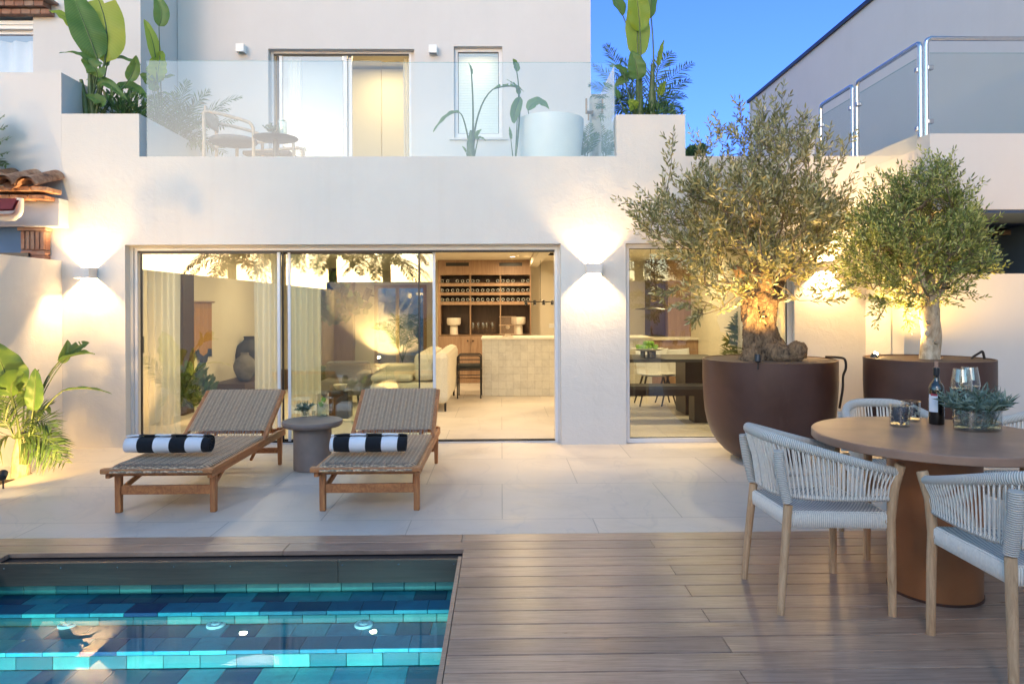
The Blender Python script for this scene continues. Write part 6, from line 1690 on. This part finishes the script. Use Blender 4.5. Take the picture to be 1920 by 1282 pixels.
# armchair, pouf, low table
ac = W(640, 720, 9.9); e = empty('lounge_chair', (ac.x, 10.1, 0), label='grey low armchair on thin dark legs behind the side table', cat='armchair')
MB().box(-.33,.33,-.3,.3,.17,.38).build('seat', MT['greyfab'], e, bevel=.06)
MB().box(-.33,.33,.16,.32,.30,.62).build('backrest', MT['greyfab'], e, bevel=.06)
MB().box(.22,.36,-.28,.3,.25,.50).build('armrest', MT['greyfab'], e, bevel=.05)
for x, y in ((-.26,-.24),(.26,-.24),(-.26,.24),(.26,.24)): MB().tube([(x,y,0),(x*.9,y*.9,.18)], [.010,.018], 8).build('leg', MT['dark_metal'], e)
pc = W(621, 700, 11.2); solo(MB().lathe([(1e-4,0),(.20,0),(.27,.06),(.29,.18),(.27,.30),(.2,.36),(1e-4,.37)], (pc.x, 11.2, .12), 36), 'pouf', MT['greenfab'], 'round dark green pouf behind the grey armchair', 'pouf', smooth=60)
dt = W(638, 745, 8.9); e = empty('cube_table', (dt.x, 8.9, 0), label='black cube side table with a white bowl in the living room', cat='side table')
MB().box(-.13,.13,-.13,.13,.001,.36).build('cube_body', MT['dark_metal'], e, bevel=.004)
solo(MB().lathe([(1e-4,0),(.05,0),(.09,.07),(.085,.07),(.045,.01),(1e-4,.01)], (dt.x-.0, 8.9, .361), 28), 'bowl', MT['cream'], 'small white bowl on the black cube table', 'bowl', smooth=50)
# rug
solo(MB().box(-3.5, -1.0, 8.6, 11.6, .001, .012), 'rug', MT['boucle'], 'cream rug under the living room seating', 'rug')
# left side wall items
xw = xL+.2
e = empty('wall_hanging', (xw, 9.9, .7), label='tan woven wall hanging with dark tips on the living room side wall', cat='wall hanging')
ya, yb = WX(359, 600, xw).y, WX(396, 600, xw).y; za, zb_ = WX(380, 676, xw).z, WX(380, 566, xw).z
wpart(MB().grid(lambda u, v: (xw+.02+.01*math.sin(u*30), ya+(yb-ya)*u, za+.06*(1-v)*math.sin(u*9)+(zb_-za)*v), 24, 16), 'textile', MT['art'], e)
wpart(MB().tube([(xw+.03, ya-.04, zb_), (xw+.03, yb+.04, zb_)], .012, 8), 'rod', MT['oak'], e)
y0_, y1_ = WX(336, 600, xw).y, WX(357, 600, xw).y
solo(MB().box(xw+.001, xw+.05, y0_, y1_, .0, 1.98), 'tall_panel', MT['oak_dark'], 'dark wooden upright panel behind the left sheer curtain', 'panel')
ca, cb_ = WX(418, 720, xw+.45).y, 12.6
solo(MB().box(xw+.002, xw+.50, 10.15, 12.6, .0, .31), 'low_console', MT['oak_dark'], 'low brown console along the living room side wall', 'console', bevel=.004)
def vase(x, Y, z, s, mat, lab):
    c = W(x, 700, Y)
    solo(MB().lathe([(1e-4,0),(.07*s,0),(.11*s,.06*s),(.16*s,.18*s),(.165*s,.24*s),(.13*s,.33*s),(.07*s,.38*s),(.055*s,.40*s),(.062*s,.43*s),(.045*s,.43*s),(.04*s,.4*s),(1e-4,.39*s)], (c.x, Y, z), 32), 'vase', MT[mat], lab, 'vase', 'clay vases on the low console', smooth=60)
vase(459, 10.55, .311, 1.0, 'clay', 'round grey rough clay vase on the low console, the front one')
vase(468, 11.3, .311, 1.5, 'dark_clay', 'tall dark clay vase on the low console, behind the grey one')
bush('potted_fern', W(360, 728, 8.3), (.24,.2,.24), 520, .10, 'dense green plant in the corner inside the left pane', cat='plant', seed=21, w=.5)
# cube shelves and hanging plants at the back
SY = 15.6
for k, (x0_, y0_, x1_, y1_) in enumerate(((603, 497, 627, 524), (622, 486, 652, 506))):
    a, b = W(x0_, y1_, SY), W(x1_, y0_, SY)
    solo(frame_mb(a.x, b.x, a.z, b.z, SY, SY+.3, .02), 'cube_shelf', MT['dark_metal'], ('open dark cube shelf, lower left one on the living room wall','open dark cube shelf, upper right one on the living room wall')[k], 'shelf', 'cube shelves in the living room')
bush('hanging_plant', W(618, 565, 14.0), (.36,.2,.5), 420, .17, 'dark trailing houseplant hanging left in the living room', cat='plant', seed=31, w=.6)
bush('hanging_plant', W(655, 578, 14.0), (.30,.15,.24), 60, .20, 'sparse round-leaved trailing plant right of the dense one', cat='plant', seed=32, w=.9)
a, b = W(641, 700, 16.3), W(661, 520, 16.3)
solo(MB().box(W(603,600,16.3).x, b.x, 16.3, 16.58, 0, ZC2-.045), 'oak_panel_wall', MT['oak'], 'oak panelled tall cupboard at the back left of the living room', 'cupboard')
hd = empty('garden_door', ((rd[0]+rd[1])/2, BY, 0), label='oak framed glazed door at the far end of the living room', cat='door')
wpart(frame_mb(rd[0], rd[1], 0.001, rd[3]-.001, BY-.02, BY+.1, .08), 'door_frame', MT['oak'], hd)
mid = rd[0]+(rd[1]-rd[0])*.44
wpart(MB().box(mid-.04, mid+.04, BY-.01, BY+.09, .081, rd[3]-.081), 'mullion', MT['oak'], hd)
wpart(MB().box(rd[0]+.081, mid-.041, BY+.04, BY+.05, .081, rd[3]-.081), 'pane', MT['darkglass'], hd)
wpart(MB().box(mid+.041, rd[1]-.081, BY+.04, BY+.05, .081, rd[3]-.081), 'pane', MT['darkglass'], hd)
solo(MB().box(-9, 3, 22, 22.2, -.1, 1.6), 'garden_wall', MT['plaster_smooth'], 'distant white street wall seen through the rear glazed door', 'wall')
c = W(688, 553, 13.2)
e = empty('wall_lamp', c, label='black cylinder spot lamp tilted beside the rear living room door', cat='lamp')
MB().tube([(-.04,-.02,-.10),(.05,0,.12)], .065, 20).build('lamp_head', MT['dark_metal'], e, smooth=40)
MB().tube([(.05,0,.0),(.14,0,-.02)], .014, 8).build('arm', MT['dark_metal'], e)
c = W(683, 572, BY-.01)
solo(MB().box(c.x-.12, c.x+.12, BY-.02, BY-.001, c.z-.08, c.z+.08), 'wall_panel', MT['greyfab'], 'small grey control panel on the wall beside the rear door', 'control panel')

# dining room behind the fixed window
DX0, DX1 = W(1150, 680, 9.1).x, W(1345, 680, 9.1).x
e = empty('indoor_dining_table', ((DX0+DX1)/2, 9.1, 0), label='dark dining table with block leg seen through the fixed window', cat='table')
wpart(MB().box(DX0-.6, DX1, 8.75, 9.65, .70, .74), 'table_top', MT['terrace_top'], e, bevel=.004)
wpart(MB().box(W(1283,700,9).x, W(1345,700,9).x, 8.95, 9.45, 0, .699), 'block_leg', MT['dark_metal'], e)
e = empty('bench', (2.3, 8.45, 0), label='long dark bench in front of the indoor dining table', cat='bench')
wpart(MB().box(DX0-.6, DX1+.1, 8.3, 8.62, .41, .45), 'bench_seat', MT['terrace_top'], e, bevel=.004)
wpart(MB().box(DX0-.6, DX1+.1, 8.32, 8.34, .33, .409), 'apron', MT['dark_metal'], e)
wpart(MB().box(W(1300,800,8.4).x, W(1345,800,8.4).x, 8.35, 8.6, 0, .409), 'bench_leg', MT['dark_metal'], e)
def dchair(x, lab):
    c = W(x, 720, 9.95); e = empty('dining_chair', (c.x, 9.95, 0), label=lab, cat='chair', group='dark shell chairs at the indoor dining table')
    MB().grid(lambda u, v: (-.24+.48*u, -.2+.4*v, .44+.02*(2*u-1)**2+(.34*max(0, v-.7)/.3)), 12, 12).build('seat_shell', MT['tub'], e, smooth=180).modifiers.new('t','SOLIDIFY').thickness = .02
    for a, b in ((-1,-1),(1,-1),(-1,1),(1,1)): MB().tube([(a*.26, b*.2, 0), (a*.14, b*.12, .44)], [.010,.016], 8).build('leg', MT['dark_metal'], e)
dchair(1228, 'shell chair with splayed dark legs under the fruit bowl'); dchair(1268, 'shell chair with splayed dark legs near the block leg'); 
pl_ = W(1220, 580, 9.1)
e = empty('disc_pendant', pl_, label='flat black disc pendant lamp glowing above the indoor dining table', cat='pendant lamp')
MB().lathe([(1e-4,.03),(.03,.028),(.18,.010),(.205,.0),(.2,-.004)], (0,0,0), 40).build('lamp_disc', MT['dark_metal'], e, smooth=50)
MB().lathe([(.195,-.003),(1e-4,-.003)], (0,0,0), 32).build('diffuser', MT['lit_soft'], e)
MB().tube([(0,0,.03),(0,0,ZC2-.045-pl_.z)], .003, 6).build('cord', MT['dark_metal'], e)
fb_ = W(1215, 668, 9.05)
e = empty('fruit_stand', (fb_.x, 9.05, .741), label='white footed dish on the indoor dining table, carrying green apples', cat='dish')
MB().lathe([(1e-4,.085),(.06,.083),(.17,.10),(.215,.118),(.212,.122),(.16,.108),(1e-4,.09)], (0,0,0), 40).build('dish', MT['cream'], e, smooth=50)
m = MB()
for a in range(5): m.tube([(.085*math.cos(a*1.257), .085*math.sin(a*1.257), 0), (.085*math.cos(a*1.257), .085*math.sin(a*1.257), .086)], .020, 12)
m.build('foot', MT['clay'], e, smooth=50)
ap = None
for k in range(14):
    a = k*2.4; q = .13*math.sqrt((k%10+.5)/10); z = .741+.104+ (.034 if k < 10 else .085)
    if ap is None:
        ap = MB().lathe([(1e-4,-.026),(.016,-.031),(.03,-.018),(.036,.004),(.03,.024),(.014,.031),(1e-4,.024)], (0,0,0), 16).build('green_apple', MT['apple'], None, smooth=60); o = ap
    else: o = copy_tree(ap)
    if k >= 10: q *= .6
    o.location = (fb_.x+q*math.cos(a), 9.05+q*math.sin(a), z); tag(o, 'green apple piled on the white footed dish', 'apple', 'green apples on the footed dish')
# kitchen front behind: oak tall units, worktop
kx0, kx1 = W(1255, 600, 12.7).x, W(1318, 600, 12.7).x
e = empty('kitchen_units', (kx0+.3, 12.9, 0), label='oak tall kitchen units with pale worktop seen through the dining window', cat='kitchen units')
wpart(MB().box(kx0-.02, kx1-.05, 12.7, 13.39, .0, ZC2-.045), 'tall_unit', MT['oak'], e)
wpart(MB().box(kx1-.049, kx1+.05, 12.6, 13.39, .0, ZC2-.045), 'side_panel', MT['oak_dark'], e)
wpart(MB().box(W(1190,600,12.4).x, kx1-.06, 12.2, 12.69, .82, .86), 'worktop', MT['cream'], e)
wpart(MB().box(W(1192,600,12.4).x, kx1-.07, 12.24, 12.69, .0, .819), 'base_unit', MT['oak'], e)
wpart(MB().box(W(1224,600,12.7).x, kx0-.03, 12.9, 13.39, .87, ZC2-.045), 'back_panel', MT['oak_dark'], e)
px_palm('indoor_palm', W(1400, 700, 10.2), [(1400,620,1388,585,0),(1380,630,1362,640,0),(1400,620,1410,590,0),(1385,650,1360,668,-.1),(1420,640,1440,660,0),(1390,600,1375,610,0),(1410,640,1400,660,-.2)], 'indoor palm behind the gnarled olive trunk', ll=.30, n=14, w=.018)
